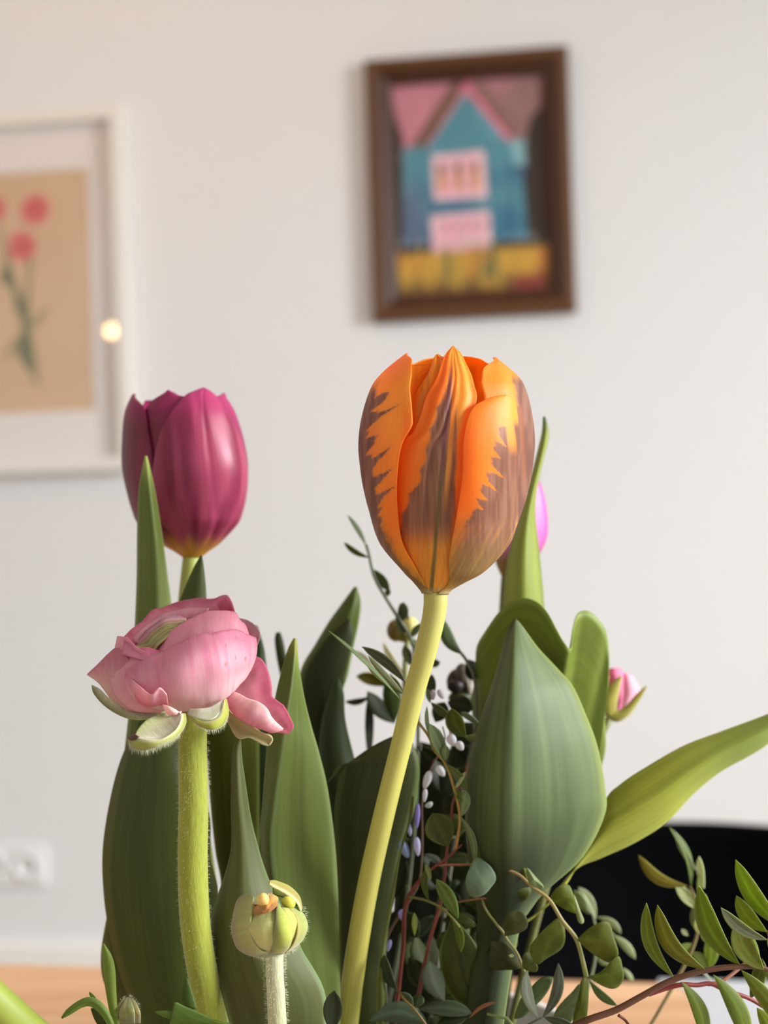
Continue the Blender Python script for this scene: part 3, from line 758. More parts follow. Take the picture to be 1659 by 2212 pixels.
def colI(U, V, X, Y, A):
    c = mixc(lin((255, 176, 50)) + np.zeros(U.shape + (3,)), lin((222, 150, 50)) + 0 * OR1, ss(.3, .8, vn(X * .16, Y * .01, 2)) * ss(775, 800, Y) * .8)
    return c
petal('petal', ot, M_PET, CO, RO, DO, .86, 770, 1276, [(770, None, 168), (773, None, 140), (785, None, 120), (840, None, 100), (1276, None, 100)], [(770, None, 172), (773, None, 196), (785, None, 225), (840, None, 250), (1276, None, 260)], colI, nu=40)
petal('petal', ot, M_PET, CO, RO, DO, .80, 766, 1276, [(766, 945), (775, 936), (790, 932), (815, 920), (850, 897), (890, 886), (950, 880), (1276, None, -60)], [(766, 946), (780, 962), (820, 975), (900, 985), (1276, None, 40)], colI, ridge=lambda U, V: -.03 * np.cos(U * 6), nu=40)
petal('petal', ot, M_PET, CO, RO, DO, .985, 773, 1278, [(773, 1069), (792, 1048), (819, 1040), (837, 1041), (860, 1046), (900, 1040), (1000, 1030), (1278, None, 40)], [(773, 1071), (782, None, 100), (820, None, 125), (1000, None, 140), (1278, None, 150)], colD, ridge=lambda U, V: .012 * np.sin(U * 9), seed=4)
petal('petal', ot, M_PET, CO, RO, DO, .90, 748, 1280, [(748, 978), (755, 971), (768, 961), (795, 951), (825, 940), (856, 922), (901, 908), (935, 892), (955, 871), (1000, 860), (1080, 856), (1150, 862), (1280, None, -60)], [(748, 979), (755, 987), (765, 996), (786, 1006), (831, 1023), (853, 1029), (880, 1026), (920, 1020), (1100, 1005), (1280, None, 60)], colB, ridge=lambda U, V: -.03 * np.exp(-(U / .09) ** 2) + .012 * np.cos(U * 12) * (1 - V), curl=.03, seed=2, neck=(1262, 1284, (190, 186, 130)), nu=80, nv=170)
petal('petal', ot, M_PET, CO, RO, DO, 1.0, 764, 1282, [(764, None, -84), (780, None, -100), (820, None, -125), (1000, None, -140), (1282, None, -150)], [(764, 880), (773, 887), (785, 889.5), (810, 889.5), (840, 886), (870, 889), (901, 891), (922, 889), (955, 870), (1000, 860), (1082, 857), (1142, 863), (1202, 884), (1262, 917), (1282, 934)], colA, curl=.035, wav=.02, seed=8, neck=(1262, 1284, (196, 190, 140)), nu=100, nv=200)
petal('petal', ot, M_PET, CO, RO, DO, 1.03, 855, 1284, [(855, 1084), (858, 1066), (863, 1052), (874, 1030), (885, 1020), (901, 1012), (931, 1004), (970, 1000), (1021, 999), (1082, 991), (1142, 981), (1172, 975), (1232, 969), (1268, 962), (1284, None, 10)], [(855, 1086), (858, 1104), (868, 1113), (890, 1117), (950, 1121), (1020, 1121), (1070, 1120), (1100, 1119), (1130, None, 80), (1172, None, 105), (1284, None, 110)], colC, curl=.045, wav=.02, seed=9, neck=(1262, 1284, (196, 190, 140)), nu=90, nv=190)
tube('stem', [(940, 1268, DO), (941, 1295, DO), (923, 1393, DO), (896, 1490, DO + .002), (872, 1588, DO + .004), (828, 1766, DO + .008), (797, 1904, DO + .014), (764, 2100, DO + .024), (750, 2212, .395), inv(-.01, -.02)], [26, 23.5, 22.5, 23, 23.5, 24, 25, 26, 27, 26], ot, M_STEM, (196, 188, 100), 28, 90, (210, 202, 92))

# --- purple tulip
pt = thing('purple_tulip', VB + np.array([-.02, .01, 0]), 'magenta-purple tulip with a yellow base, at left in front of the white framed print', 'tulip')
DP = .43
CP = smoothtab([(836, 388), (855, 388), (894, 391), (957, 398), (1013, 402), (1070, 405), (1131, 406), (1172, 410), (1195, 414), (1206, 414)])
RP = smoothtab([(836, 92), (855, 104), (894, 123), (957, 135), (1013, 139), (1070, 130), (1105, 120), (1131, 108), (1172, 66), (1190, 38), (1206, 15)])
def colP(lo, hi, rib):
    lo, hi = lin(lo), lin(hi)
    def f(U, V, X, Y, A):
        n = vn(A * .13, V * 2.2, 44)
        c = mixc(lo + np.zeros(U.shape + (3,)), hi + 0 * lo, np.clip(ss(.25, .8, n) * .8 + .15 * vn(A * .6, V * 3, 7), 0, 1))
        c = mixc(c, lin((196, 60, 120)) + c * 0, ss(.25, 0, V) * .6)
        c = mixc(c, lin((214, 150, 40)) + c * 0, ss(1150, 1196, Y + 6 * np.cos(A * .2)))
        return c
    return f
petal('petal', pt, M_PURP, CP, RP, DP, .9, 843, 1204, [(843, 363), (850, 355), (862, 335), (880, 318), (940, 300), (1204, None, -60)], [(843, 364), (855, 385), (880, 410), (1204, None, 40)], colP((120, 22, 52), (140, 34, 70), 0), nu=30, nv=60)
petal('petal', pt, M_PURP, CP, RP, DP, .96, 850, 1204, [(850, 489), (858, 470), (880, 455), (1204, None, 20)], [(850, 490), (862, None, 95), (950, None, 120), (1204, None, 120)], colP((130, 26, 66), (170, 44, 100), 0), nu=30, nv=60)
petal('petal', pt, M_PURP, CP, RP, DP, .85, 864, 1204, [(864, None, 150), (880, None, 110), (1204, None, 100)], [(864, None, 200), (880, None, 240), (1204, None, 260)], colP((110, 20, 50), (130, 30, 60), 0), nu=20, nv=40)
petal('petal', pt, M_PURP, CP, RP, DP, .99, 852, 1204, [(852, None, -80), (865, None, -100), (950, None, -125), (1204, None, -130)], [(852, 292), (870, 303), (889, 314), (937, 322), (991, 330), (1080, 345), (1204, None, -20)], colP((104, 18, 44), (140, 32, 68), 0), nu=30, nv=60)
petal('petal', pt, M_PURP, CP, RP, DP, 1.02, 838, 1206, [(838, 438), (845, 420), (857, 398), (896, 366), (946, 343), (1013, 331), (1081, 334), (1127, 350), (1172, 380), (1206, None, -70)], [(838, 440), (846, 455), (860, 470), (889, 490), (930, 512), (980, None, 72), (1060, None, 84), (1130, None, 95), (1206, None, 95)], colP((136, 32, 66), (184, 72, 104), 1), curl=.04, wav=.02, nu=50, nv=100, ridge=lambda U, V: -.012 * np.exp(-(U / .06) ** 2))
tube('stem', [(416, 1192, DP), (410, 1240, DP), (400, 1330, DP), (410, 1600, DP), (450, 1900, .43), inv(-.03, .005)], [20, 16, 17, 19, 21, 22], pt, M_STEM, (176, 180, 92), 18, 50)
GL = (96, 116, 62); GL2 = (112, 132, 78)
sheet('leaf', [(313, 985, .0), (300, 1060), (297, 1150), (296, 1250), (292, 1350), (285, 1480), (270, 1620)], [(317, 985), (334, 1060, .004), (350, 1160, .008), (362, 1250, .01), (372, 1330, .012), (385, 1480, .014), (400, 1620, .014)], pt, M_LEAF, .405,
      M=[(315, 985), (326, 1080, -.002), (337, 1180, -.004), (339, 1270, -.004), (337, 1350, -.004), (335, 1480, -.004), (335, 1620, -.004)], pw=1.25, col=leafc((104, 124, 62), (160, 170, 110), None, .12, 3, tip=(170, 176, 90)))
sheet('leaf', [(434, 1200), (420, 1225), (405, 1258), (388, 1300), (370, 1350), (350, 1420)], [(436, 1200), (440, 1230), (444, 1270), (445, 1310), (446, 1360), (448, 1420)], pt, M_LEAF, .40, bulge=.3, nv=20, col=leafc((76, 90, 40), (120, 130, 80)))
sheet('leaf', [(300, 1560), (262, 1640), (238, 1730), (223, 1830), (224, 1920), (236, 2010), (262, 2110), (300, 2212), (330, 2320)], [(340, 1540), (420, 1640), (452, 1760), (454, 1850), (470, 1922), (466, 2010), (460, 2110), (460, 2212), (450, 2320)], pt, M_LEAF, .395,
      M=[(320, 1550), (350, 1650, -.007), (352, 1760, -.008), (350, 1850, -.008), (356, 1930, -.008), (362, 2020, -.008), (372, 2120, -.007), (385, 2212, -.006), (400, 2320, -.004)], pw=1.8, col=leafc((76, 92, 44), (124, 120, 60), None, .16, 5))
sheet('leaf', [(236, 1960), (226, 2010), (219, 2060), (222, 2110), (240, 2160), (262, 2230)], [(250, 1990), (262, 2060), (280, 2110), (300, 2170), (320, 2220), (340, 2280)], pt, M_LEAF, .402, bulge=.2, nv=20, col=leafc((96, 100, 48), (140, 130, 80)))
sheet('leaf', [(440, 1560), (448, 1640), (455, 1736), (466, 1840), (478, 1908), (478, 2000), (475, 2150)], [(560, 1560), (560, 1640), (560, 1736), (560, 1840), (560, 1908), (560, 2000), (560, 2150)], pt, M_LEAF, .415, bulge=.15, nv=24, col=leafc((88, 98, 26), (130, 140, 50)))
sheet('leaf', [(546, 1350), (548, 1400), (520, 1480), (500, 1600), (510, 1800), (530, 2000)], [(556, 1352), (570, 1400), (577, 1450), (600, 1600), (610, 1800), (610, 2000)], pt, M_LEAF, .424, bulge=.2, nv=24, col=leafc((50, 68, 36), (80, 96, 56)))

# --- leaves of the orange tulip (front centre)
Z6 = (200, 1500, 2.962)
sheet('leaf', [(517, 1597), (504, 1625), (500, 1736), (501, 1820), (492, 1871), (470, 1939), (457, 1990), (463, 2074), (487, 2175), (520, 2300)], [(520, 1597), (522, 1640), (531, 1703), (542, 1770), (560, 1840), (578, 1895), (604, 1950), (649, 2047), (703, 2152), (700, 2300)], ot, M_LEAF, .372,
      M=[(518, 1597), (512, 1632, -.001), (514, 1720, -.003), (520, 1800, -.003), (522, 1870, -.004), (524, 1945, -.006), (540, 2010, -.007), (560, 2090, -.007), (596, 2180, -.005), (610, 2300)], pw=1.7, nu=21, nv=50, col=leafc((94, 104, 64), (150, 170, 124), None, .18, 9))
sheet('leaf', [(634, 1380), (621, 1408), (600, 1485), (586, 1560), (578, 1611), (568, 1736), (563, 1804), (571, 1880), (585, 1960), (620, 2100), (650, 2300)], [(640, 1380), (645, 1440), (657, 1510), (672, 1570), (688, 1625), (707, 1703), (723, 1821), (730, 1939), (733, 2057), (735, 2180), (735, 2300)], ot, M_LEAF, .388,
      M=[(637, 1379), (636, 1420, -.003), (628, 1490, -.006), (618, 1550, -.008), (612, 1600, -.009), (594, 1736, -.009), (586, 1810, -.009), (590, 1890, -.009), (605, 1970, -.008), (640, 2100, -.006), (680, 2300, -.003)], pw=1.15, nu=25, nv=60, col=leafc((110, 132, 64), (170, 186, 120), (160, 180, 116), .15, 12, tip=(170, 170, 70)))
sheet('leaf', [(706, 1690), (735, 1655), (780, 1620), (840, 1588), (880, 1580), (903, 1600)], [(720, 1720), (722, 1850), (732, 1960), (734, 2100), (734, 2212), (740, 2330)], ot, M_LEAF, .412, nv=4, nu=4, col=leafc((62, 68, 34))) if False else None
sheet('leaf', [(708, 1690), (735, 1655), (722, 1760), (730, 1900), (732, 2050), (735, 2200), (740, 2330)], [(880, 1582), (905, 1650), (896, 1740), (866, 1840), (848, 1946), (832, 2070), (830, 2330)], ot, M_LEAF, .404,
      M=[(800, 1615), (830, 1650, -.003), (806, 1750, -.004), (796, 1880, -.004), (790, 2000, -.004), (784, 2130, -.004), (790, 2330)], col=leafc((66, 76, 36), (120, 136, 70), None, .14, 4))
sheet('leaf', [(890, 1720), (880, 1790), (858, 1870), (840, 1960), (822, 2060), (815, 2140), (815, 2300)], [(893, 1720), (888, 1765), (867, 1830), (850, 1940), (829, 2060), (835, 2180), (840, 2300)], ot, M_LEAF, .386, nu=7, nv=30, bulge=.4, col=leafc((96, 108, 54), (168, 180, 110)))
sheet('leaf', [(597, 1366), (594, 1385), (600, 1430), (610, 1480), (615, 1560)], [(605, 1366), (612, 1388), (620, 1430), (640, 1480), (650, 1560)], ot, M_LEAF, .45, nu=7, nv=14, bulge=.3, col=leafc((58, 70, 24)))

# --- dark tulip leaves behind, and fillers with shade painted into their green
yt = thing('tulip_foliage', VB + np.array([0, .03, 0]), 'dark green bunch of upright tulip leaves behind the orange stem, left of it, the rearmost darkened with painted shade', 'leaves')
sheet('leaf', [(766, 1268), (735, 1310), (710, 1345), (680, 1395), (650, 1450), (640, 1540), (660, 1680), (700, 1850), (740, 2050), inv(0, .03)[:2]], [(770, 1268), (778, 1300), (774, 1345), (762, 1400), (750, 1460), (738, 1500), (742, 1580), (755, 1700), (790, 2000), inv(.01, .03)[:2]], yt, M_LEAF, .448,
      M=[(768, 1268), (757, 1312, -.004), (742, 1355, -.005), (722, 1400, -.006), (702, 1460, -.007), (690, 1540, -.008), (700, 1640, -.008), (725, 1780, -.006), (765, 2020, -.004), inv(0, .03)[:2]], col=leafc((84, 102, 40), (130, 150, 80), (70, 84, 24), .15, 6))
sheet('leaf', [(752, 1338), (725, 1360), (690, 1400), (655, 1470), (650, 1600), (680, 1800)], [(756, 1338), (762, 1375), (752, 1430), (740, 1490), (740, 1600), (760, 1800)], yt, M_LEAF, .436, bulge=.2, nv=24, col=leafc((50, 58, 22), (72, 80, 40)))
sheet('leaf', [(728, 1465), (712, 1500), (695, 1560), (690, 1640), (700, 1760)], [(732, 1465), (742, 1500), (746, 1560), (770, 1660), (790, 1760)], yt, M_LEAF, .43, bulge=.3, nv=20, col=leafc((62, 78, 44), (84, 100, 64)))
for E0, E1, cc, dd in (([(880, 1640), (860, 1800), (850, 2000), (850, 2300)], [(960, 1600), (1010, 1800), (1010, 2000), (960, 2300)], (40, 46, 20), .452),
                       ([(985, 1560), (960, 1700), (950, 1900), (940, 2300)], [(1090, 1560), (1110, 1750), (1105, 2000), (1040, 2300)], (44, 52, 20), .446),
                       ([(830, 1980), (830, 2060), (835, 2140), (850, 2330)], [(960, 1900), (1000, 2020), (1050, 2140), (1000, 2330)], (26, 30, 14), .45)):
    sheet('leaf', E0, E1, yt, M_LEAF, dd, bulge=.15, nv=20, col=leafc(cc, tuple(np.array(cc) + 20)))  # shade of the dense bouquet is put into these very dark greens
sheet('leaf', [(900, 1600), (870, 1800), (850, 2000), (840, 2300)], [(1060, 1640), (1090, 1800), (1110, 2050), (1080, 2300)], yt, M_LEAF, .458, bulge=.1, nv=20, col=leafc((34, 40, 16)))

# --- pink tulip behind, with the big folded leaves
kt = thing('pink_tulip', VB + np.array([.03, .02, 0]), 'magenta-pink tulip mostly hidden behind the orange tulip, with broad grey-green leaves at right', 'tulip')
DK = .465
CK = smoothtab([(1030, 1143), (1100, 1141), (1160, 1133), (1210, 1112), (1236, 1094), (1244, 1090)])
RK = smoothtab([(1030, 20), (1060, 30), (1100, 40), (1150, 48), (1180, 48), (1210, 42), (1236, 14), (1244, 6)])
def colK(U, V, X, Y, A): return mixc(mixc(lin((226, 92, 176)) + np.zeros(U.shape + (3,)), lin((238, 130, 196)) + np.zeros(3), vn(A * .1, V * 2, 3)), lin((150, 116, 50)) + np.zeros(3), ss(1175, 1215, Y))
for a in (0, 60, 120, 180, 240, 300):
    petal('petal', kt, M_PURP, CK, RK, DK, 1 if a % 120 == 0 else .93, 1032, 1244, [(1032, None, a - 2), (1060, None, a - 35), (1150, None, a - 45), (1244, None, a - 45)], [(1032, None, a + 2), (1060, None, a + 35), (1150, None, a + 45), (1244, None, a + 45)], colK, nu=14, nv=30)
tube('stem', [(1091, 1238, DK), (1087, 1300, DK), (1080, 1500, DK), (1040, 1900, .46), inv(.03, .02)], [8, 8, 9, 12, 14], kt, M_STEM, (120, 116, 60), 14, 40)
sheet('leaf', [(1173, 900), (1171, 935), (1158, 990), (1140, 1060), (1120, 1130), (1103, 1180), (1093, 1232), (1087, 1300), (1085, 1400), (1080, 1600)], [(1177, 900), (1185, 930), (1181, 961), (1171, 1000), (1158, 1065), (1156, 1120), (1162, 1172), (1168, 1232), (1174, 1300), (1180, 1400), (1180, 1600)], kt, M_LEAF, .43,
      M=[(1176, 900), (1179, 933, -.001), (1169, 985, -.002), (1154, 1045, -.003), (1140, 1110, -.004), (1133, 1165, -.005), (1130, 1230, -.006), (1130, 1300, -.006), (1130, 1400, -.006), (1130, 1600)], pw=1.7, nv=50, col=leafc((150, 168, 84), (120, 134, 66), None, .14, 21, tip=(100, 116, 60)))
# folded leaf with the curled tip
sheet('leaf', [(1030, 1640, .01), (1040, 1640, .008), (1060, 1640, .004), (1080, 1630), (1100, 1620), (1115, 1610), (1130, 1600), (1140, 1600), (1150, 1600), (1160, 1600), (1175, 1600), (1190, 1610), (1200, 1620), (1210, 1640), (1220, 1660), (1230, 1690), (1240, 1720), (1260, 1740), (1280, 1760)],
      [(1018, 1510, .014), (1028, 1460, .010), (1030, 1400, .006), (1050, 1362, .0), (1078, 1322, -.004), (1105, 1298, -.007), (1135, 1292, -.010), (1162, 1302, -.014), (1183, 1325, -.018), (1200, 1356, -.021), (1216, 1384, -.022), (1233, 1401, -.020), (1238, 1358, -.012), (1250, 1324, -.006), (1276, 1322, -.004), (1303, 1352, -.002), (1313, 1388, -.0), (1316, 1450, .0), (1304, 1560, .0)], kt, M_LEAF, .42, nu=21, nv=90,
      col=leafc((112, 132, 50), (150, 166, 84), None, .12, 22))
sheet('leaf', [(1240, 1480), (1240, 1560), (1250, 1640), (1260, 1700)], [(1316, 1460), (1306, 1540), (1308, 1610), (1299, 1655)], kt, M_LEAF, .425, bulge=.2, nv=20, col=leafc((104, 124, 40), (150, 160, 80)))
# the broad grey-green leaf in front
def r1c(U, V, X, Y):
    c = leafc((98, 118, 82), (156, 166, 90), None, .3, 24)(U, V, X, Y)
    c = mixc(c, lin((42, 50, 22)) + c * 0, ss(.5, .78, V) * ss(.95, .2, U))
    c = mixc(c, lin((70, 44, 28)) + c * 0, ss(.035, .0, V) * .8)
    return mixc(c, lin((74, 82, 40)) + c * 0, ss(-.1, -.8, U) * .6 + ss(.12, 0, V) * .4)  # shade of the fold painted into the left half
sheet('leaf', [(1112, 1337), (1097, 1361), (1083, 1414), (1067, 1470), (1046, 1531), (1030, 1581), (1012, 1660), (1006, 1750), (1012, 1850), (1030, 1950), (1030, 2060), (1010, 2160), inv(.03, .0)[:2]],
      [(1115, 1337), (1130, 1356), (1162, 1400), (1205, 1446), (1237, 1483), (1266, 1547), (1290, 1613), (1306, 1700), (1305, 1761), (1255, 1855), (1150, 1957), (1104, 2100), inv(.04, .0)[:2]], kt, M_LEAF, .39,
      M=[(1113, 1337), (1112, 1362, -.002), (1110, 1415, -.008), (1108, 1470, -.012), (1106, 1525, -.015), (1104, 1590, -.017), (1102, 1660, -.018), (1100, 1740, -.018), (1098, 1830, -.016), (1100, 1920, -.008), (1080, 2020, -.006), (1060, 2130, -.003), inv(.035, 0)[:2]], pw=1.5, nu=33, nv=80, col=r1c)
sheet('leaf', [(1120, 2000), (1190, 1950), (1240, 1880), (1305, 1735), (1340, 1695), (1400, 1655), (1480, 1610), (1560, 1580), (1659, 1543), (1760, 1500)], [(1120, 2010), (1180, 1955), (1240, 1880), (1300, 1852), (1370, 1820), (1440, 1775), (1500, 1712), (1560, 1664), (1659, 1606), (1765, 1502)], kt, M_LEAF, .405,
      M=[(1120, 2005), (1182, 1954), (1238, 1882, -.002), (1300, 1800, -.006), (1355, 1765, -.007), (1420, 1725, -.007), (1490, 1672, -.006), (1560, 1626, -.005), (1659, 1575, -.004), (1762, 1501)], pw=1.4, nu=21, nv=60, col=leafc((170, 182, 76), (205, 210, 100), None, .12, 25, base=(150, 164, 80)))

# ------------------------------------------------------------------ pink ranunculus
ZR = (160, 1250, 3.19)
pr = thing('pink_ranunculus', VB + np.array([-.025, -.03, 0]), 'open pale pink ranunculus with a greenish heart and curling sepals, in front at left', 'flower')
def pkc(c1, c2, c3=None, seed=0, rimw=.12, axis='v', streak=.5):
    """c1 body, c2 rim (E1 side), c3 base (E0 side); streaks run from base to rim"""
    c1, c2 = lin(c1), lin(c2); c3 = c1 if c3 is None else lin(c3)
    def f(U, V, X, Y):
        a = (U + 1) / 2
        st = vn(V * 34 + seed, a * 1.5, seed) * .6 + vn(V * 90, a * 2, seed + 1) * .4
        c = mixc(c3 + np.zeros(U.shape + (3,)), c1 + 0 * c1, ss(.0, .5, a))
        c = mixc(c, c2 + c * 0, np.clip(ss(.45, 1.0, a + (st - .5) * .45), 0, 1))
        c = mixc(c, c2 * .96 + c * 0, ss(.55, .85, st) * streak * .5)
        return c * (.97 + .06 * st)[..., None]
    return f
PL, PM, PD, PC = (240, 184, 198), (232, 152, 174), (216, 114, 142), (236, 212, 204)
DR = .362
def rs(E0, E1, c, M=None, dd=0.0, **k):
    k.setdefault('nu', 17); k.setdefault('nv', 50)
    return sheet('petal', E0, E1, pr, M_PINK, DR + dd, M=M, z=ZR, col=c, th=.0003, **k)
# inner ball so nothing shows through
ellipsoid('flower_heart', 740, 600, DR + .004, 330, 235, pr, M_PINK, (214, 150, 140), rot=-.30, z=ZR, rz=190)
# back rim petals
rs([(400, 480, .0), (450, 420, .004), (510, 360, .008), (570, 310, .011), (640, 270, .012), (720, 270, .013), (800, 270, .013), (880, 255, .013), (950, 240, .013), (1020, 240, .012), (1080, 260, .01), (1110, 320, .008)],
   [(345, 398, .004), (400, 345, .010), (470, 295, .015), (540, 218, .019), (590, 208, .020), (660, 182, .021), (740, 155, .021), (850, 137, .021), (960, 140, .020), (1020, 116, .018), (1068, 125, .016), (1100, 215, .012)], pkc(PM, PD, PD, 3), wob=.001)
rs([(470, 470), (540, 420, .003), (600, 370, .005), (660, 330, .006), (720, 305, .007), (780, 290, .007), (850, 270, .007), (910, 250, .006)],
   [(400, 420, .004), (470, 345, .009), (550, 290, .013), (620, 245, .014), (700, 222, .014), (780, 205, .014), (860, 205, .013), (930, 205, .010)], pkc(PM, PL, (190, 120, 110), 5), wob=.001, nv=40)
rs([(1010, 225, .004), (1030, 230, .004), (1060, 235, .003), (1090, 240, .003), (1105, 260, .002)], [(975, 165, .004), (1005, 125, .004), (1050, 113, .003), (1080, 150, .002), (1104, 215, 0)], pkc(PD, PM, PD, 6), nv=20, nu=9)
for q in range(13):
    f_ = q / 12.0
    A_ = (418 + 14 * f_, 462 + 10 * f_); B_ = (775 - 8 * f_, 276 + 34 * f_)
    def arc(g, dz):
        m1 = (505 + 70 * g, 350 + 105 * g); m2 = (630 + 45 * g, 268 + 112 * g)
        return [(A_[0], A_[1], dz), (m1[0] - 40, m1[1] + 45, dz - .0006), (m1[0], m1[1], dz - .001), ((m1[0] + m2[0]) / 2, (m1[1] + m2[1]) / 2 - 4, dz - .0012), (m2[0], m2[1], dz - .001), (m2[0] + 70, m2[1] - 10 + 12 * g, dz - .0006), (B_[0], B_[1], dz)]
    cA, cB = [((214, 130, 146), (236, 176, 184)), ((196, 140, 118), (228, 186, 160)), ((158, 150, 80), (214, 206, 140))][0 if q < 3 else 1 if q < 5 else 2]
    k_ = .92 + .16 * ((q * 7) % 5) / 4
    cA = tuple(np.array(cA) * k_ * .86); cB = tuple(np.clip(np.array(cB) * k_, 0, 250))
    dz = .0035 - .0006 * q
    sheet('inner_petal', arc(f_ + .16, dz + .0012), arc(f_, dz), pr, M_PINK, DR, z=ZR, col=pkc(cA, cB, tuple(np.array(cA) * .55), 20 + q, streak=.7), seed=q, nv=36, nu=7)
# small back right petal
rs([(1150, 330, .012), (1180, 380, .012), (1210, 420, .011), (1235, 450, .011), (1245, 490, .01)], [(1135, 272, .013), (1200, 288, .013), (1265, 338, .012), (1282, 395, .011), (1255, 480, .01)], pkc((214, 150, 160), (206, 160, 166), None, 8), nv=24, nu=11, wob=.0008)
# left petals
rs([(92, 661, .003), (165, 712, .001), (215, 775, -.001), (290, 870, -.003), (400, 920, -.004), (560, 935, -.003)], [(92, 659, .003), (175, 580, .001), (240, 515, -.002), (300, 475, -.004), (360, 520, -.006), (460, 700, -.008)], pkc((232, 176, 180), (214, 140, 152), PC, 10), wob=.001, nv=40, M=[(92, 660, .003), (180, 650, -.002), (240, 660, -.004), (310, 700, -.006), (400, 760, -.007), (500, 820, -.007)])
rs([(600, 920, -.004), (440, 915, -.006), (330, 860, -.006), (262, 770, -.005), (238, 650, -.004), (258, 560, -.002), (282, 480, 0), (300, 395, .001)], [(640, 910, -.006), (600, 820, -.012), (560, 720, -.013), (520, 640, -.013), (520, 580, -.012), (520, 520, -.010), (440, 478, -.007), (360, 400, -.002)], pkc((240, 176, 190), (238, 160, 180), (242, 190, 196), 11, streak=.6), wob=.0012, nv=44)
rs([(330, 520, -.006), (390, 540, -.008), (460, 560, -.010), (530, 570, -.010), (600, 560, -.009)], [(350, 405, -.001), (395, 440, -.004), (445, 476, -.006), (510, 474, -.007), (590, 500, -.007)], pkc(PM, PD, PM, 12), nv=24, nu=9, wob=.001)
# second front petal
rs([(560, 560, -.006), (640, 530, -.009), (700, 500, -.010), (770, 470, -.011), (840, 450, -.012), (900, 440, -.012), (960, 430, -.012), (1040, 420, -.011), (1100, 420, -.010), (1150, 430, -.008), (1190, 440, -.005), (1215, 460, -.002)],
   [(560, 500, -.003), (610, 455, -.004), (655, 375, -.004), (730, 318, -.004), (800, 277, -.004), (870, 246, -.004), (940, 224, -.004), (1020, 222, -.004), (1108, 232, -.003), (1143, 285, -.002), (1180, 322, .0), (1205, 390, .002)], pkc((244, 176, 192), (240, 164, 182), (232, 140, 165), 13), wob=.0012, nv=60)
# main front petal
def frontc(U, V, X, Y):
    c = pkc((240, 184, 196), (230, 148, 172), (240, 212, 212), 14, streak=1.0)(U, V, X, Y)
    for (sx_, sy_, r_) in ((486, 1434, 3.0), (508, 1419, 2.4), (529, 1423, 2.6), (487, 1397, 1.8), (300, 1376, 2.0), (523, 1440, 1.5)):
        c = mixc(c, lin((176, 120, 84)) + c * 0, ss(r_, r_ * .5, np.hypot(X - sx_, (Y - sy_) * .5)) * .75)
    return c
rs([(395, 800, -.010), (470, 868, -.009), (560, 900, -.008), (660, 912, -.007), (760, 915, -.007), (860, 905, -.007), (950, 885, -.007), (1020, 850, -.006), (1080, 800, -.005), (1130, 745, -.003), (1180, 690, -.001), (1215, 630, .001)],
   [(360, 630, -.010), (440, 580, -.012), (520, 535, -.013), (595, 508, -.013), (700, 452, -.013), (800, 405, -.013), (870, 384, -.013), (960, 376, -.012), (1040, 356, -.010), (1120, 352, -.007), (1195, 385, -.003), (1252, 404, .002)], frontc,
   M=[(352, 720, -.011), (440, 735, -.014), (530, 730, -.016), (620, 715, -.017), (730, 690, -.018), (840, 660, -.018), (930, 645, -.017), (1020, 620, -.015), (1090, 590, -.012), (1150, 570, -.009), (1210, 550, -.004), (1256, 515, .001)], nu=25, nv=110, wob=.0022, seed=3)
# rolled lobe and pale hook at lower left
rs([(425, 825, -.013), (460, 862, -.014), (520, 882, -.014), (590, 870, -.014), (650, 872, -.013)], [(395, 690, -.013), (450, 740, -.017), (530, 800, -.020), (590, 752, -.021), (640, 800, -.018)], pkc((244, 176, 194), (246, 196, 206), (232, 130, 156), 15), nu=13, nv=30, wob=.0006)
sheet('petal', [(610, 868, -.018), (650, 880, -.019), (690, 900, -.019), (730, 930, -.018)], [(640, 925, -.017), (670, 938, -.018), (700, 938, -.018), (742, 915, -.017)], pr, M_PINK, DR, z=ZR, col=pkc((250, 222, 214), (246, 196, 196), None, 2), nu=9, nv=14, bulge=.4)
# drooping right petals
rs([(1150, 700, .004), (1110, 750, .003), (1080, 795, .001), (1085, 840, -.001), (1120, 890, -.003), (1190, 950, -.005), (1260, 1000, -.006), (1330, 1040, -.007), (1400, 1062, -.008), (1470, 1069, -.008)],
   [(1250, 530, .006), (1300, 562, .006), (1340, 640, .005), (1362, 740, .003), (1366, 812, .0), (1402, 842, -.002), (1450, 880, -.004), (1490, 955, -.006), (1512, 1020, -.008), (1482, 1066, -.008)], pkc((226, 146, 158), (224, 118, 146), (214, 134, 144), 16), nu=21, nv=50, wob=.001)
rs([(1050, 830, -.006), (1065, 885, -.008), (1110, 945, -.010), (1180, 990, -.012), (1240, 1022, -.012), (1310, 1045, -.012), (1370, 1062, -.011), (1435, 1045, -.010)],
   [(1075, 778, -.004), (1130, 790, -.006), (1200, 828, -.009), (1270, 850, -.011), (1330, 895, -.012), (1362, 955, -.012), (1415, 1010, -.011), (1440, 1032, -.010)], pkc((238, 178, 184), (246, 212, 206), (232, 150, 168), 17), nu=15, nv=40, bulge=.2, wob=.0008)
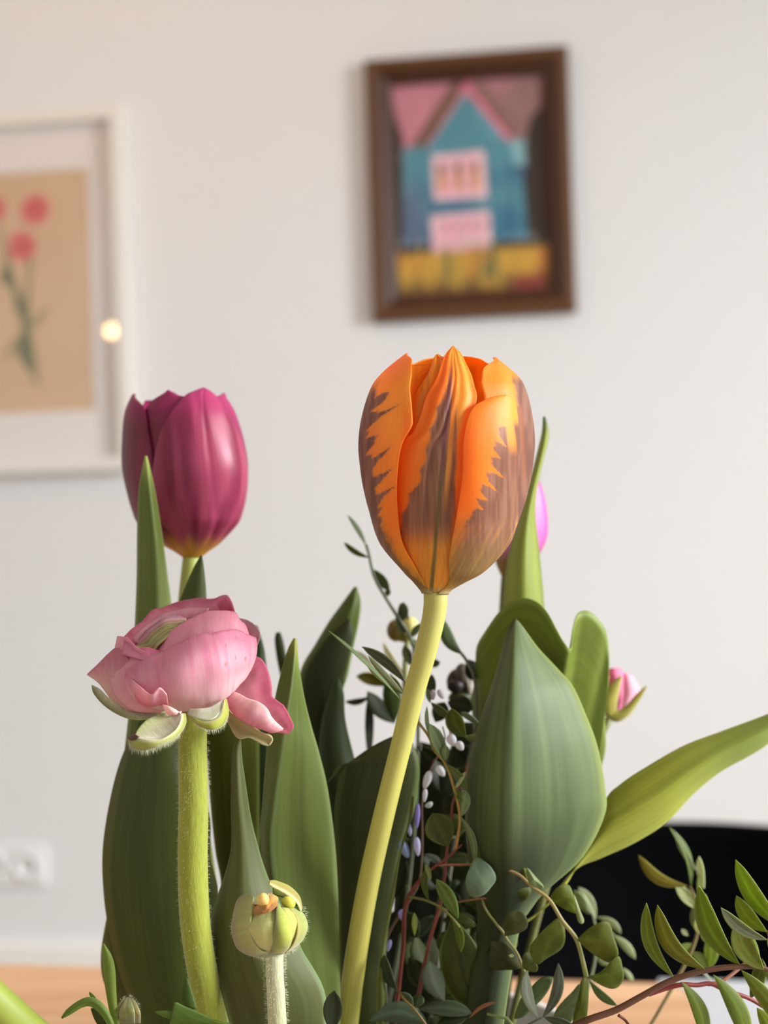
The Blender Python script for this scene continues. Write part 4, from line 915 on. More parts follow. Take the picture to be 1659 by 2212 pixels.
# sepals
def sp(E0, E1, c, **k):
    k.setdefault('nu', 11); k.setdefault('nv', 34)
    return sheet('sepal', E0, E1, pr, M_HAIRSTEM, DR, z=ZR, col=c, th=.0005, **k)
CR = (222, 214, 176); GR = (164, 168, 84); TN = (190, 172, 116)
sp([(120, 735, -.004), (135, 790, -.005), (200, 868, -.006), (290, 928, -.007), (390, 965, -.007), (500, 968, -.006), (590, 945, -.004)], [(124, 733, -.004), (180, 765, -.004), (232, 815, -.005), (290, 860, -.005), (360, 905, -.005), (450, 930, -.004), (590, 930, -.003)], pkc((186, 178, 130), CR, (140, 140, 84), 30))
sp([(418, 1092, -.024), (438, 1040, -.022), (490, 982, -.020), (560, 945, -.018), (640, 905, -.016), (700, 905, -.015)], [(428, 1098, -.024), (520, 1114, -.026), (605, 1108, -.026), (680, 1062, -.024), (726, 1000, -.021), (742, 930, -.018)], pkc((200, 196, 150), (236, 232, 200), (160, 166, 100), 31), bulge=-.25)
sp([(428, 1096, -.024), (520, 1112, -.027), (605, 1106, -.027), (680, 1060, -.025), (724, 1000, -.022), (740, 930, -.018)], [(372, 1108, -.022), (410, 1166, -.024), (490, 1182, -.026), (605, 1146, -.026), (705, 1092, -.023), (766, 1000, -.018), (764, 930, -.014)], pkc((176, 180, 84), (164, 168, 76), (236, 228, 176), 32), bulge=.3)
sp([(366, 1088, -.022), (374, 1100, -.023), (392, 1116, -.024), (430, 1110, -.025)], [(384, 1096, -.023), (400, 1076, -.024), (425, 1072, -.025), (446, 1092, -.026)], pkc((90, 56, 40), (120, 80, 56), None, 33), nu=5, nv=10)
sp([(780, 935, -.012), (850, 965, -.015), (930, 976, -.016), (990, 945, -.015), (1022, 880, -.012)], [(790, 900, -.010), (860, 900, -.012), (930, 890, -.012), (990, 858, -.011), (1025, 835, -.010)], pkc((212, 214, 176), (236, 234, 210), None, 34), nv=20)
sp([(800, 950, -.012), (860, 985, -.015), (940, 985, -.016), (1000, 950, -.015), (1022, 890, -.013), (1034, 828, -.010)], [(830, 985, -.012), (880, 1022, -.015), (955, 1042, -.016), (1025, 1010, -.014), (1062, 930, -.012), (1048, 830, -.009)], pkc((178, 182, 70), (160, 164, 60), (214, 206, 130), 35), bulge=.3, nv=24)
sp([(1052, 960, -.004), (1075, 1025, -.006), (1110, 1082, -.008), (1145, 1102, -.009), (1200, 1092, -.010), (1260, 1120, -.010), (1300, 1142, -.010), (1338, 1150, -.010)], [(1050, 880, -.003), (1090, 930, -.006), (1150, 965, -.008), (1220, 1012, -.010), (1290, 1060, -.011), (1350, 1080, -.011), (1368, 1110, -.010), (1345, 1148, -.010)], pkc((172, 156, 96), (190, 170, 116), (206, 190, 140), 36), bulge=-.2)
RSX = [(418, 1530, DR), (416, 1601, DR - .002), (418, 1736, DR), (416.5, 1871, DR + .002), (423, 2006, DR + .005), (439, 2108, DR + .009), (458, 2212, .378), inv(-.03, -.03)]
tube('stem', RSX, [30, 32, 32.5, 32.5, 32, 33, 33, 30], pr, M_HAIRSTEM, (158, 164, 66), 32, 90, (176, 180, 62))
def hairs(par, samples, L, mat=M_HAIR, r=.000022):
    """fine hairs: samples = list of (point, normal)"""
    v = []; f = []
    for p, nrm in samples:
        l = L * rng.uniform(.4, 1.0); nrm = nrm / (np.linalg.norm(nrm) + 1e-9)
        t = nrm + np.array([rng.uniform(-.4, .4) for _ in range(3)]) + np.array([0, 0, -.2]); t /= np.linalg.norm(t)
        s = np.cross(t, [.3, 1, .2]); s /= np.linalg.norm(s); s2 = np.cross(t, s)
        k = len(v); e = p + t * l; m_ = p + t * l * .5 + np.array([0, 0, .04 * L])
        for q in (p, m_): v += [q + s * r, q - s * r * .5 + s2 * r * .87, q - s * r * .5 - s2 * r * .87]
        v.append(e)
        f += [(k, k + 1, k + 4, k + 3), (k + 1, k + 2, k + 5, k + 4), (k + 2, k, k + 3, k + 5), (k + 3, k + 4, k + 6), (k + 4, k + 5, k + 6), (k + 5, k + 3, k + 6)]
    o = mesh_obj('fine_hairs', v, f, mat, par); o['kind'] = 'stuff'; return o
def stem_hairs(par, pts, rad, n, L):
    q = resample_len(pts, 200); w = W(q[:, 0], q[:, 1], q[:, 2]); S_ = []
    for _ in range(n):
        i = rng.randrange(0, 198); a = rng.uniform(0, 6.28); t = w[i + 1] - w[i]; t /= np.linalg.norm(t)
        n1 = np.cross(t, [0, 1, 0]); n1 /= np.linalg.norm(n1); n2 = np.cross(t, n1)
        nr = n1 * math.cos(a) + n2 * math.sin(a); S_.append((w[i] + nr * rad * q[i, 2] / F, nr))
    return hairs(par, S_, L)
stem_hairs(pr, RSX[:-1], 32, 1800, .0011)
def curve_hairs(par, pts, z, d, nrm, n, L):
    q = resample([(z[0] + p[0] / z[2], z[1] + p[1] / z[2], d + (p[2] if len(p) > 2 else 0)) for p in pts], 200); w = W(q[:, 0], q[:, 1], q[:, 2])
    return hairs(par, [(w[rng.randrange(200)] + np.array([0, rng.uniform(-.001, .001), 0]), np.array(nrm) + np.array([rng.uniform(-.3, .3), 0, 0])) for _ in range(n)], L)
curve_hairs(pr, [(372, 1112, -.022), (410, 1166, -.025), (490, 1182, -.027), (605, 1146, -.027), (705, 1092, -.024), (760, 1010, -.019)], ZR, DR, (0, 0, -1), 260, .0019)
curve_hairs(pr, [(830, 985, -.013), (880, 1022, -.016), (955, 1042, -.017), (1025, 1010, -.015), (1062, 930, -.013)], ZR, DR, (.3, 0, -1), 130, .0016)

# ------------------------------------------------------------------ hairy green ranunculus bud
ZB = (440, 1860, 5.925); DB = .348
rb = thing('ranunculus_bud', VB + np.array([-.012, -.035, 0]), 'closed hairy yellow-green ranunculus bud with a bit of orange showing, front left of centre', 'flower bud')
def bs(name, E0, E1, c, dd=0, **k):
    k.setdefault('nu', 15); k.setdefault('nv', 36)
    return sheet(name, E0, E1, rb, M_HAIRSTEM, DB + dd, z=ZB, col=c, th=.0004, **k)
ellipsoid('bud_core', 850, 840, DB, 350, 290, rb, M_HAIRSTEM, (186, 182, 96), z=ZB, rz=330)
def g3(a, b, c3, s): return pkc(a, b, c3, s, streak=.6)
bs('sepal', [(820, 1170, -.004), (640, 1215, -.005), (450, 1130, -.004), (385, 1000, -.003), (358, 850, -.002), (385, 680, -.001), (425, 520, 0), (500, 440, 0), (560, 430, -.001)], [(840, 1160, -.007), (740, 1150, -.009), (650, 1050, -.010), (595, 900, -.010), (600, 780, -.010), (615, 660, -.009), (635, 540, -.007), (645, 470, -.005), (600, 433, -.003)], g3((166, 168, 86), (190, 190, 116), (150, 134, 84), 41), bulge=.2)
bs('petal', [(800, 1160, -.006), (700, 1090, -.009), (620, 960, -.010), (580, 850, -.010), (640, 720, -.009), (660, 660, -.008)], [(870, 1160, -.007), (890, 1050, -.011), (890, 950, -.012), (905, 800, -.012), (925, 700, -.010), (925, 610, -.008)], g3((216, 214, 136), (196, 196, 116), (206, 200, 120), 42), bulge=.15, wob=.0012)
bs('sepal', [(850, 1180, -.007), (880, 1050, -.011), (900, 900, -.0125), (920, 750, -.012), (930, 610, -.009), (950, 545, -.006)], [(1010, 1185, -.006), (1095, 1090, -.010), (1135, 950, -.011), (1120, 800, -.010), (1060, 690, -.009), (1000, 620, -.008), (955, 546, -.006)], g3((176, 184, 76), (192, 196, 92), (150, 150, 96), 43), bulge=.3)
bs('petal', [(1000, 1150, -.004), (1100, 1000, -.008), (1085, 800, -.009), (1010, 660, -.008), (980, 600, -.006)], [(1120, 1080, -.003), (1190, 950, -.006), (1195, 800, -.007), (1150, 680, -.006), (1080, 605, -.005)], g3((214, 210, 110), (196, 200, 90), (180, 160, 80), 44), bulge=.2)
bs('sepal', [(1030, 1180, -.004), (1140, 1060, -.007), (1195, 900, -.008), (1185, 760, -.007), (1130, 660, -.006), (1090, 600, -.005)], [(1080, 1162, -.001), (1240, 1030, .0), (1312, 900, .001), (1322, 800, .001), (1280, 690, .0), (1200, 622, -.001), (1110, 590, -.003)], g3((168, 174, 82), (184, 188, 104), (186, 170, 96), 45), bulge=.2)
bs('sepal', [(1245, 640, -.002), (1200, 545, -.003), (1130, 475, -.004), (1030, 410, -.004), (930, 355, -.004), (880, 330, -.004), (838, 295, -.004)], [(1255, 600, .001), (1232, 480, .001), (1180, 400, .001), (1090, 320, .0), (980, 270, -.001), (900, 244, -.002), (840, 250, -.003)], g3((176, 160, 76), (180, 170, 80), (236, 226, 160), 46), bulge=-.2)
bs('sepal', [(890, 440, .002), (960, 450, .002), (1040, 470, .002), (1130, 520, .001), (1200, 600, .0)], [(880, 330, .003), (930, 355, .003), (1030, 410, .003), (1130, 475, .002), (1200, 545, .001)], g3((104, 112, 36), (120, 126, 46), None, 47), nu=7, nv=16)
ellipsoid('stamen', 757, 490, DB - .0095, 82, 84, rb, M_STEM, (246, 214, 122), z=ZB)
ellipsoid('stamen', 1085, 530, DB - .004, 95, 75, rb, M_STEM, (220, 212, 84), rot=.5, z=ZB)
rr_ = random.Random(3); vv_ = []
bs('stamen_tuft', [(640, 690, -.009), (720, 680, -.011), (800, 660, -.012), (870, 630, -.011), (940, 570, -.009)], [(650, 560, -.007), (740, 540, -.008), (820, 430, -.006), (890, 430, -.006), (950, 480, -.006)], g3((206, 146, 66), (226, 176, 92), (184, 122, 58), 48), wob=.004, nu=17, nv=30)
S_ = []
for _ in range(170):
    q_ = W(np.array(440 + rng.uniform(650, 930) / 5.925), np.array(1860 + rng.uniform(560, 680) / 5.925), np.array(DB - .0075))
    S_.append((q_, np.array([rng.uniform(-1, 1), -.6, rng.uniform(-.2, 1)])))
o_ = hairs(rb, S_, .0013, flat('stamen_orange', (214, 132, 44), .7, .2), .00011); o_.name = 'stamen_threads'
BSX = [(594, 2050, DB), (593, 2090, DB + .0), (596, 2150, DB + .003), (599, 2212, DB + .006), inv(-.012, -.035)]
tube('stem', BSX, [19, 21, 22, 22.5, 22], rb, M_HAIRSTEM, (206, 206, 168), 28, 50, (196, 200, 120))
stem_hairs(rb, BSX[:-1], 22, 900, .0010)
S_ = []
cB = W(np.array(582.), np.array(1997.), np.array(DB))
for _ in range(900):
    a = rng.uniform(0, 6.28); b = rng.uniform(-1.4, .7); nr = np.array([math.cos(a) * math.cos(b), math.sin(a) * math.cos(b), math.sin(b)])
    S_.append((cB + nr * np.array([.0094, .0086, .0080]), nr))
hairs(rb, S_, .0012)

# ------------------------------------------------------------------ small bud with bracts, lower left
Z7 = (0, 1950, 3.456)
sb = thing('side_bud', VB + np.array([-.035, -.03, 0]), 'tiny furry green bud with slender curved bracts at the lower left corner', 'flower bud')
ellipsoid('bud', 957, 815, .365, 82, 108, sb, M_HAIRSTEM, (150, 156, 96), z=Z7, rz=80)
for k, a in enumerate((-.75, -.3, .15, .6)):
    x = 957 + 90 * a
    sheet('sepal', [(x - 40, 900, -.003 + .002 * abs(a)), (x - 34, 810, -.009 + .004 * abs(a)), (957 + a * 40 - 6, 712, -.002)], [(x + 38, 900, -.003 + .002 * abs(a)), (x + 34, 810, -.009 + .004 * abs(a)), (957 + a * 40 + 6, 712, -.002)], sb, M_HAIRSTEM, .366, z=Z7, bulge=.25, nu=7, nv=14, col=leafc((140 + 12 * (k % 2), 148, 88), (206, 206, 160)), th=.0002)
S_ = []
c7 = W(np.array(276.9), np.array(2185.), np.array(.365))
for _ in range(260):
    a = rng.uniform(0, 6.28); b = rng.uniform(-1.2, 1.4); nr = np.array([math.cos(a) * math.cos(b), math.sin(a) * math.cos(b), math.sin(b)])
    S_.append((c7 + nr * np.array([.0029, .0029, .0038]), nr))
hairs(sb, S_, .0009)
tube('stem', [(277, 2200, .365), (285, 2240, .368), (330, 2330, .38), inv(-.035, -.03)], [8, 9, 10, 10], sb, M_HAIRSTEM, (150, 164, 84), 12, 20)
sheet('bract', [(770, 305), (768, 420), (785, 600), (815, 780), (845, 906), (900, 1050)], [(774, 305), (832, 400), (856, 500), (864, 650), (872, 800), (892, 906), (940, 1050)], sb, M_FOL, .360, z=Z7, bulge=.35, nu=9, nv=30, col=leafc((134, 158, 78), (160, 182, 100)))
sheet('bract', [(460, 858), (500, 800), (570, 745), (650, 708), (730, 725), (800, 800), (850, 906), (900, 1040)], [(464, 862), (530, 828), (600, 785), (660, 768), (710, 790), (770, 850), (810, 920), (870, 1050)], sb, M_FOL, .356, z=Z7, bulge=.35, nu=9, nv=34, col=leafc((124, 152, 78), (170, 192, 120), (96, 120, 56)))
sheet('bract', [(680, 790), (700, 850), (725, 900), (800, 1040)], [(720, 780), (760, 840), (800, 900), (860, 1040)], sb, M_FOL, .364, z=Z7, nu=7, nv=14, bulge=.2, col=leafc((78, 92, 44)))
leaflet(sb, M_FOL, 740, 760, 665, 665, 30, .358, (120, 140, 70), z=Z7)
# thick stem crossing the corner
cs_ = thing('bent_stem', VB + np.array([-.04, -.01, 0]), 'thick bright green flower stem crossing the bottom left corner', 'stem')
tube('stem', [(-140, 2040, .335), (-27, 2149, .338), (71, 2239, .345), (200, 2340, .37), inv(-.04, -.01)], [38, 40, 40, 34, 26], cs_, M_STEM, (156, 168, 70), 24, 40)
# jagged ranunculus leaf
jl = thing('ranunculus_leaf', VB + np.array([-.02, -.045, 0]), 'small jagged green leaf below the pink ranunculus stem at the bottom edge', 'leaf')
sheet('leaf_blade', [(1160, 818), (1230, 852), (1290, 870), (1272, 906), (1330, 915), (1420, 960), (1560, 1000), (1700, 1040)], [(1160, 812), (1240, 806), (1318, 812), (1308, 744), (1390, 778), (1500, 826), (1600, 868), (1720, 900)], jl, M_FOL, .352, z=Z7, nu=11, nv=60, bulge=.12, col=leafc((98, 128, 58), (140, 166, 90)))
sheet('leaf_blade', [(1350, 760), (1352, 700), (1374, 600), (1390, 560)], [(1470, 800), (1450, 720), (1420, 630), (1394, 560)], jl, M_FOL, .362, z=Z7, nu=9, nv=16, bulge=.15, col=leafc((80, 108, 48), (110, 136, 70)))
leaflet(jl, M_FOL, 1700, 906, 1580, 880, 40, .35, (120, 140, 50), z=Z7)
tube('stem', [(500, 2225, .352), (520, 2300, .36), inv(-.02, -.045)], [7, 8, 8], jl, M_STEM, (120, 140, 60), 12, 16)

# ------------------------------------------------------------------ small buds behind
kb = thing('pink_bud', VB + np.array([.04, .03, 0]), 'small half-open pale pink bud with green sepals at right, behind the broad leaves', 'flower bud')
ZK = (980, 1250, 3.77); DKB = .452
for (E0, E1, c) in (([(1250, 1090), (1230, 950), (1230, 800), (1260, 735)], [(1400, 1080), (1440, 950), (1400, 800), (1345, 725)], (246, 150, 184)),
                    ([(1320, 1090), (1330, 950), (1350, 850), (1380, 780)], [(1440, 1060), (1500, 960), (1505, 880), (1440, 780)], (250, 198, 216))):
    sheet('petal', E0, E1, kb, M_PINKV, DKB, z=ZK, bulge=.5, nu=15, nv=24, col=leafc(c, None, None, .06))
ellipsoid('bud_core', 1350, 950, DKB + .003, 130, 190, kb, M_PINKV, (240, 160, 186), z=ZK, rot=.2)
for (E0, E1) in (([(1215, 1110), (1200, 1000), (1260, 880), (1360, 790)], [(1320, 1120), (1330, 1000), (1350, 890), (1368, 792)]),
                 ([(1230, 1110), (1320, 1165), (1420, 1120), (1520, 980), (1572, 876)], [(1260, 1060), (1350, 1070), (1420, 1020), (1490, 940), (1568, 872)])):
    sheet('sepal', E0, E1, kb, M_HAIRSTEM, DKB - .006, z=ZK, bulge=.2, nu=9, nv=24, col=leafc((172, 170, 86), (196, 190, 110)))
tube('stem', [(1318, 1550, DKB), (1270, 1640, DKB), (1200, 1850, .45), inv(.04, .03)], [9, 8, 9, 9], kb, M_STEM, (130, 130, 70), 12, 30)
ZA = (720, 1100, 7.375); ZBB = (720, 1370, 8.194); ZC = (880, 1300, 6.913); ZD = (870, 1560, 6.504); ZE = (830, 1880, 6.144); ZF = (1060, 1840, 5.184); ZG = (1360, 1760, 4.893)
yb = thing('green_bud', VB + np.array([.02, .035, 0]), 'small blurred yellow-green bud just left of the orange tulip stem', 'flower bud')
ellipsoid('sepal', 1000, 1930, .462, 150, 180, yb, M_STEM, (128, 106, 44), z=ZA)
ellipsoid('sepal', 1130, 1990, .460, 160, 130, yb, M_STEM, (130, 124, 44), z=ZA)
ellipsoid('petal', 1225, 1870, .456, 135, 160, yb, M_STEM, (224, 214, 128), z=ZA)
tube('stem', [(880, 1382, .462), (875, 1440, .462), (880, 1600, .46), inv(.02, .035)], [6, 6, 7, 8], yb, M_STEM, (150, 150, 90), 10, 24)
bb = thing('dark_bud', VB + np.array([.03, .035, 0]), 'dark purplish brown bud right of the orange stem, left of the broad leaf', 'flower bud')
for k, (x, y, rx, ry, rt, c) in enumerate(((740, 1180, 155, 185, .25, (58, 44, 36)), (830, 1130, 130, 215, -.1, (88, 74, 60)), (900, 1250, 50, 160, -.2, (110, 98, 78)), (720, 1260, 130, 105, 0, (34, 20, 16)))):
    ellipsoid('bract' if k else 'bud', x, y, .452 - .0015 * k, rx, ry, bb, M_STEM, c, rot=rt, z=ZC)
ellipsoid('calyx', 800, 1440, .45, 190, 130, bb, M_STEM, (62, 66, 28), z=ZC)
tube('stem', [(995, 1520, .452), (990, 1650, .452), inv(.03, .035)], [7, 7, 8], bb, M_STEM, (70, 70, 36), 10, 24)

# ------------------------------------------------------------------ sprigs
SG, OL, DK_, BR_, GY, PS = (98, 112, 76), (104, 112, 36), (48, 56, 30), (136, 146, 52), (96, 100, 84), (160, 172, 140)
us = thing('upright_sprig', VB + np.array([.0, .03, 0]), 'blurred slender sprig with narrow leaves rising left of the orange tulip head', 'sprig')
tube('twig', [(791, 1176, .44), (800, 1208, .44), (803, 1229, .44), (815, 1260, .44), (833, 1290, .44), (849, 1317, .44), (867, 1344, .44), (887, 1378, .44), (900, 1480, .44), (900, 1700, .44), inv(0, .03)], [3.5, 4, 4, 4, 4, 4.5, 5, 6, 6], us, M_TWIG, (110, 118, 92), 10, 70)
for a in ((530, 600, 225, 95, 75, .04, SG), (575, 775, 165, 525, 90, -.08, (90, 96, 40)), (615, 950, 890, 1310, 150, -.03, (92, 106, 74)), (820, 1400, 900, 1270, 90, 0, (84, 92, 60)), (1110, 1790, 1110, 1480, 170, 0, (80, 94, 66)), (1200, 1760, 1060, 1500, 110, 0, SG), (1230, 2050, 1390, 1820, 110, 0, SG), (1230, 2060, 1330, 2200, 120, 0, SG), (1000, 1640, 1130, 2000, 130, .0, (80, 90, 58))):
    leaflet(us, M_FOL, a[0], a[1], a[2], a[3], a[4], .44, a[6], z=ZA, bend=a[5])
for a in ((1290, 870, 505, 222, 185, .06, GY, .385), (1250, 1060, 615, 375, 120, -.02, (128, 134, 108), .38), (1200, 1170, -90, -70, 62, .03, (112, 128, 92), .378), (950, 900, 600, 560, 70, 0, (140, 146, 118), .381), (950, 920, 405, 745, 220, .06, (104, 98, 34), .46), (700, 560, 380, 290, 110, 0, (130, 120, 96), .455),
          (640, 1110, 210, 1195, 110, -.1, (62, 70, 44), .45), (1090, 1580, 600, 1010, 280, -.05, (66, 74, 52), .45), (640, 2300, 640, 1020, 150, 0, (44, 46, 24), .452), (1080, 1560, 1010, 700, 330, .0, (74, 92, 46), .445), (1300, 740, 880, 130, 120, -.08, (190, 188, 176), .47), (1380, 560, 1250, 200, 170, 0, (100, 110, 70), .44), (1240, 1060, 960, 720, 150, 0, (84, 96, 46), .39)):
    leaflet(us, M_FOL, a[0], a[1], a[2], a[3], a[4], a[7], a[6], z=ZBB, bend=a[5])
# right of the stem
ls = thing('leafy_sprig', VB + np.array([.015, .02, 0]), 'sage green sprig with small oval leaves between the orange stem and the broad leaf', 'sprig')
tube('twig', [(930, 1340, .425), (967, 1378, .425), (1000, 1415, .425), (1020, 1450, .425), (1030, 1520, .425), (1000, 1700, .43), inv(.02, .02)], [3, 3.5, 4, 4, 5, 5], ls, M_TWIG, (120, 116, 100), 8, 40)
for a in ((820, 785, 545, 262, 190, -.14, (98, 118, 76), .425), (600, 570, 470, 340, 150, 0, (104, 116, 84), .43), (300, 900, 490, 900, 120, .1, (84, 92, 66), .44), (900, 860, 1060, 1180, 260, 0, (38, 46, 20), .43), (330, 1500, 370, 1080, 150, 0, (66, 78, 44), .42), (340, 1510, 300, 1300, 80, 0, SG, .40),
          (350, 1500, 640, 1720, 120, .05, (86, 96, 60), .40), (1070, 1810, 800, 1650, 90, 0, (112, 122, 108), .405), (880, 2020, 660, 1590, 270, -.12, (88, 98, 30), .395), (870, 2000, 1420, 2230, 110, -.12, (110, 122, 74), .392), (850, 2010, 1030, 2050, 70, .1, (120, 130, 84), .394),
          (340, 2030, 290, 1560, 60, -.05, (130, 144, 110), .385), (600, 1500, 980, 1600, 300, 0, (50, 54, 22), .42), (420, 1800, 560, 1500, 260, 0, (52, 58, 24), .43)):
    leaflet(ls, M_FOL, a[0], a[1], a[2], a[3], a[4], a[7], a[6], z=ZC, bend=a[5])
fr_ = random.Random(21)
for k in range(46):
    x = fr_.uniform(870, 1060); y = fr_.uniform(1640, 2200); a = fr_.uniform(0, 6.28); L_ = fr_.uniform(45, 95); dd = fr_.uniform(.405, .44)
    c = [(52, 60, 24), (44, 50, 20), (64, 74, 30), (40, 48, 26)][k % 4]  # filler leaves, their dark tones stand in for shade inside the bouquet
    leaflet(ls, M_FOL, x, y, x + L_ * math.cos(a), y + L_ * math.sin(a), fr_.uniform(30, 55), dd, c, bend=fr_.uniform(-.1, .1), nu=5, nv=9)
for k in range(16):
    x = fr_.uniform(985, 1075); y = fr_.uniform(1930, 2190); a = fr_.uniform(0, 6.28); L_ = fr_.uniform(45, 80)
    leaflet(ls, M_FOL, x, y, x + L_ * math.cos(a), y + L_ * math.sin(a), fr_.uniform(34, 60), fr_.uniform(.393, .40), [(66, 74, 26), (56, 62, 24), (78, 88, 34)][k % 3], bend=fr_.uniform(-.1, .1), nu=5, nv=9)
# central eucalyptus-like sprig
es = thing('red_stemmed_sprig', VB + np.array([.02, -.01, 0]), 'sprig with red and olive twigs and rounded grey-green leaves, centre bottom', 'sprig')
def zp(z, pts): return [(z[0] + p[0] / z[2], z[1] + p[1] / z[2], p[2]) for p in pts]
YS, RD = (150, 132, 60), (122, 54, 42)
tube('twig', zp(ZD, [(150, -120, .39), (230, 10, .388), (380, 230, .385), (430, 370, .383), (590, 570, .382), (720, 930, .381), (800, 1310, .381), (750, 1780, .382)]), [3, 3, 3, 3, 3.5], es, M_TWIG, YS, 10, 50, (166, 120, 56))
tube('twig', zp(ZD, [(830, 1720, .381), (740, 1800, .382), (600, 1930, .383), (480, 2010, .384), (350, 2110, .386)]) + zp(ZE, [(330, 330, .39), (250, 1000, .40)]) + [inv(.01, -.01)], [2, 4.5, 5, 5, 6, 6, 6], es, M_TWIG, RD, 12, 60, (120, 60, 40))
tube('twig', zp(ZD, [(930, 560, .392), (850, 800, .39), (700, 1150, .389), (685, 1450, .389), (630, 1750, .389), (580, 2200, .39)]) + zp(ZE, [(740, 450, .391), (600, 950, .393), (460, 1640, .40)]) + [inv(.01, .0)], [2.5, 3, 4, 4.5, 4.5, 5, 5, 6], es, M_TWIG, (136, 66, 54), 12, 80, (112, 52, 38))
tube('twig', zp(ZD, [(480, 2005, .384), (800, 2000, .382), (1200, 2010, .381), (1560, 2070, .38)]), [2.5, 2.5, 2.5], es, M_TWIG, (150, 96, 60), 10, 30)
tube('twig', zp(ZE, [(330, 350, .389), (560, 400, .386), (760, 500, .384), (900, 630, .382), (1000, 760, .381)]), [3, 3, 2.5], es, M_TWIG, (110, 104, 46), 10, 30)
tube('twig', zp(ZE, [(880, 440, .388), (1100, 400, .387), (1300, 370, .386), (1480, 365, .386), (1560, 310, .386), (1640, 240, .386)]), [2, 2.5, 2.5, 2], es, M_TWIG, (150, 100, 62), 8, 24)
tube('twig', zp(ZE, [(1300, 380, .386), (1330, 480, .385), (1480, 700, .384), (1600, 860, .383)]) + zp(ZF, [(170, 960, .383), (290, 1130, .382), (370, 1330, .381), (450, 1560, .380), (500, 1720, .380)]), [2.5, 3, 3.5, 3.5], es, M_TWIG, (138, 132, 72), 10, 50)
tube('twig', zp(ZF, [(0, 140, .38), (160, 190, .379), (320, 260, .378), (450, 380, .377), (640, 520, .376), (800, 770, .375), (960, 985, .375), (1020, 1180, .375), (1070, 1400, .375)]), [2.5, 3, 3.5, 4, 4.5, 5, 5, 5.5], es, M_TWIG, (150, 110, 70), 12, 60, (142, 146, 80))
for a in ((590, 560, 375, 20, 190, .04, (104, 120, 84)), (600, 540, 600, 320, 110, 0, (112, 128, 86)), (610, 590, 900, 1000, 120, -.08, (104, 118, 60)), (735, 940, 880, 700, 60, 0, PS), (740, 930, 880, 1100, 120, .1, (98, 108, 34)), (820, 1330, 890, 960, 190, 0, (124, 144, 106)), (820, 1330, 1010, 2000, 95, -.1, (122, 140, 100)), (1230, 1960, 1150, 1580, 60, 0, (112, 128, 70)), (1210, 1940, 1030, 1740, 120, -.1, (100, 112, 50)),
          (640, 1750, 420, 1280, 420, .0, (74, 82, 22)), (400, 2212, 320, 1990, 70, 0, (108, 118, 50)), (440, 520, 600, 1000, 300, 0, (40, 44, 20)), (900, 1500, 1100, 1900, 300, 0, (36, 42, 16))):
    leaflet(es, M_FOL, a[0], a[1], a[2], a[3], a[4], .381 if a[6][0] > 50 else .41, a[6], z=ZD, bend=a[5])
blob(es, M_FOL, [(985, 1950), (1040, 1900), (1160, 1960), (1260, 2060), (1310, 2200), (1230, 2330), (1130, 2430), (990, 2460), (900, 2350), (890, 2180)], None, .378, (118, 140, 114), z=ZD)
for a in ((980, 640, 690, 120, 190, .03, (112, 134, 74)), (900, 620, 1015, 1085, 110, -.08, (104, 120, 44)), (800, 1740, 600, 1200, 290, -.08, (70, 80, 56)), (430, 1840, 1170, 1900, 220, -.06, (72, 86, 62)), (370, 1850, 220, 1620, 150, .05, (96, 108, 82)), (420, 1830, 480, 1640, 160, 0, (84, 100, 72)), (-200, 2000, 570, 2040, 300, -.18, (84, 100, 80)), (170, 1590, 0, 1120, 160, -.12, (62, 74, 50)),
          (590, 400, 560, -40, 90, -.1, (78, 92, 30)), (400, 870, 400, 560, 75, 0, (98, 110, 46)), (1100, 1960, 700, 2040, 200, 0, (60, 72, 40)), (1130, 1960, 1480, 1750, 45, -.1, (150, 96, 66))):
    leaflet(es, M_FOL, a[0], a[1], a[2], a[3], a[4], .384, a[6], z=ZE, bend=a[5])
sheet('leaf', [(890, 630), (830, 800), (750, 1000), (740, 1250), (800, 1500), (930, 1700), (1120, 1820)], [(905, 632), (1080, 800), (1230, 1010), (1290, 1190), (1318, 1350), (1325, 1470), (1304, 1565)], es, M_FOL, .392, z=ZE, bulge=.12, nu=15, nv=34, col=leafc((76, 86, 26), (150, 166, 90), (60, 66, 24), .14, 8))
tube('twig', zp(ZE, [(170, 1560, .385), (250, 1700, .383), (400, 1840, .38), (560, 2060, .38)]) + [inv(.01, -.03)], [2.5, 3, 4, 5, 5], es, M_TWIG, (124, 96, 50), 10, 30)
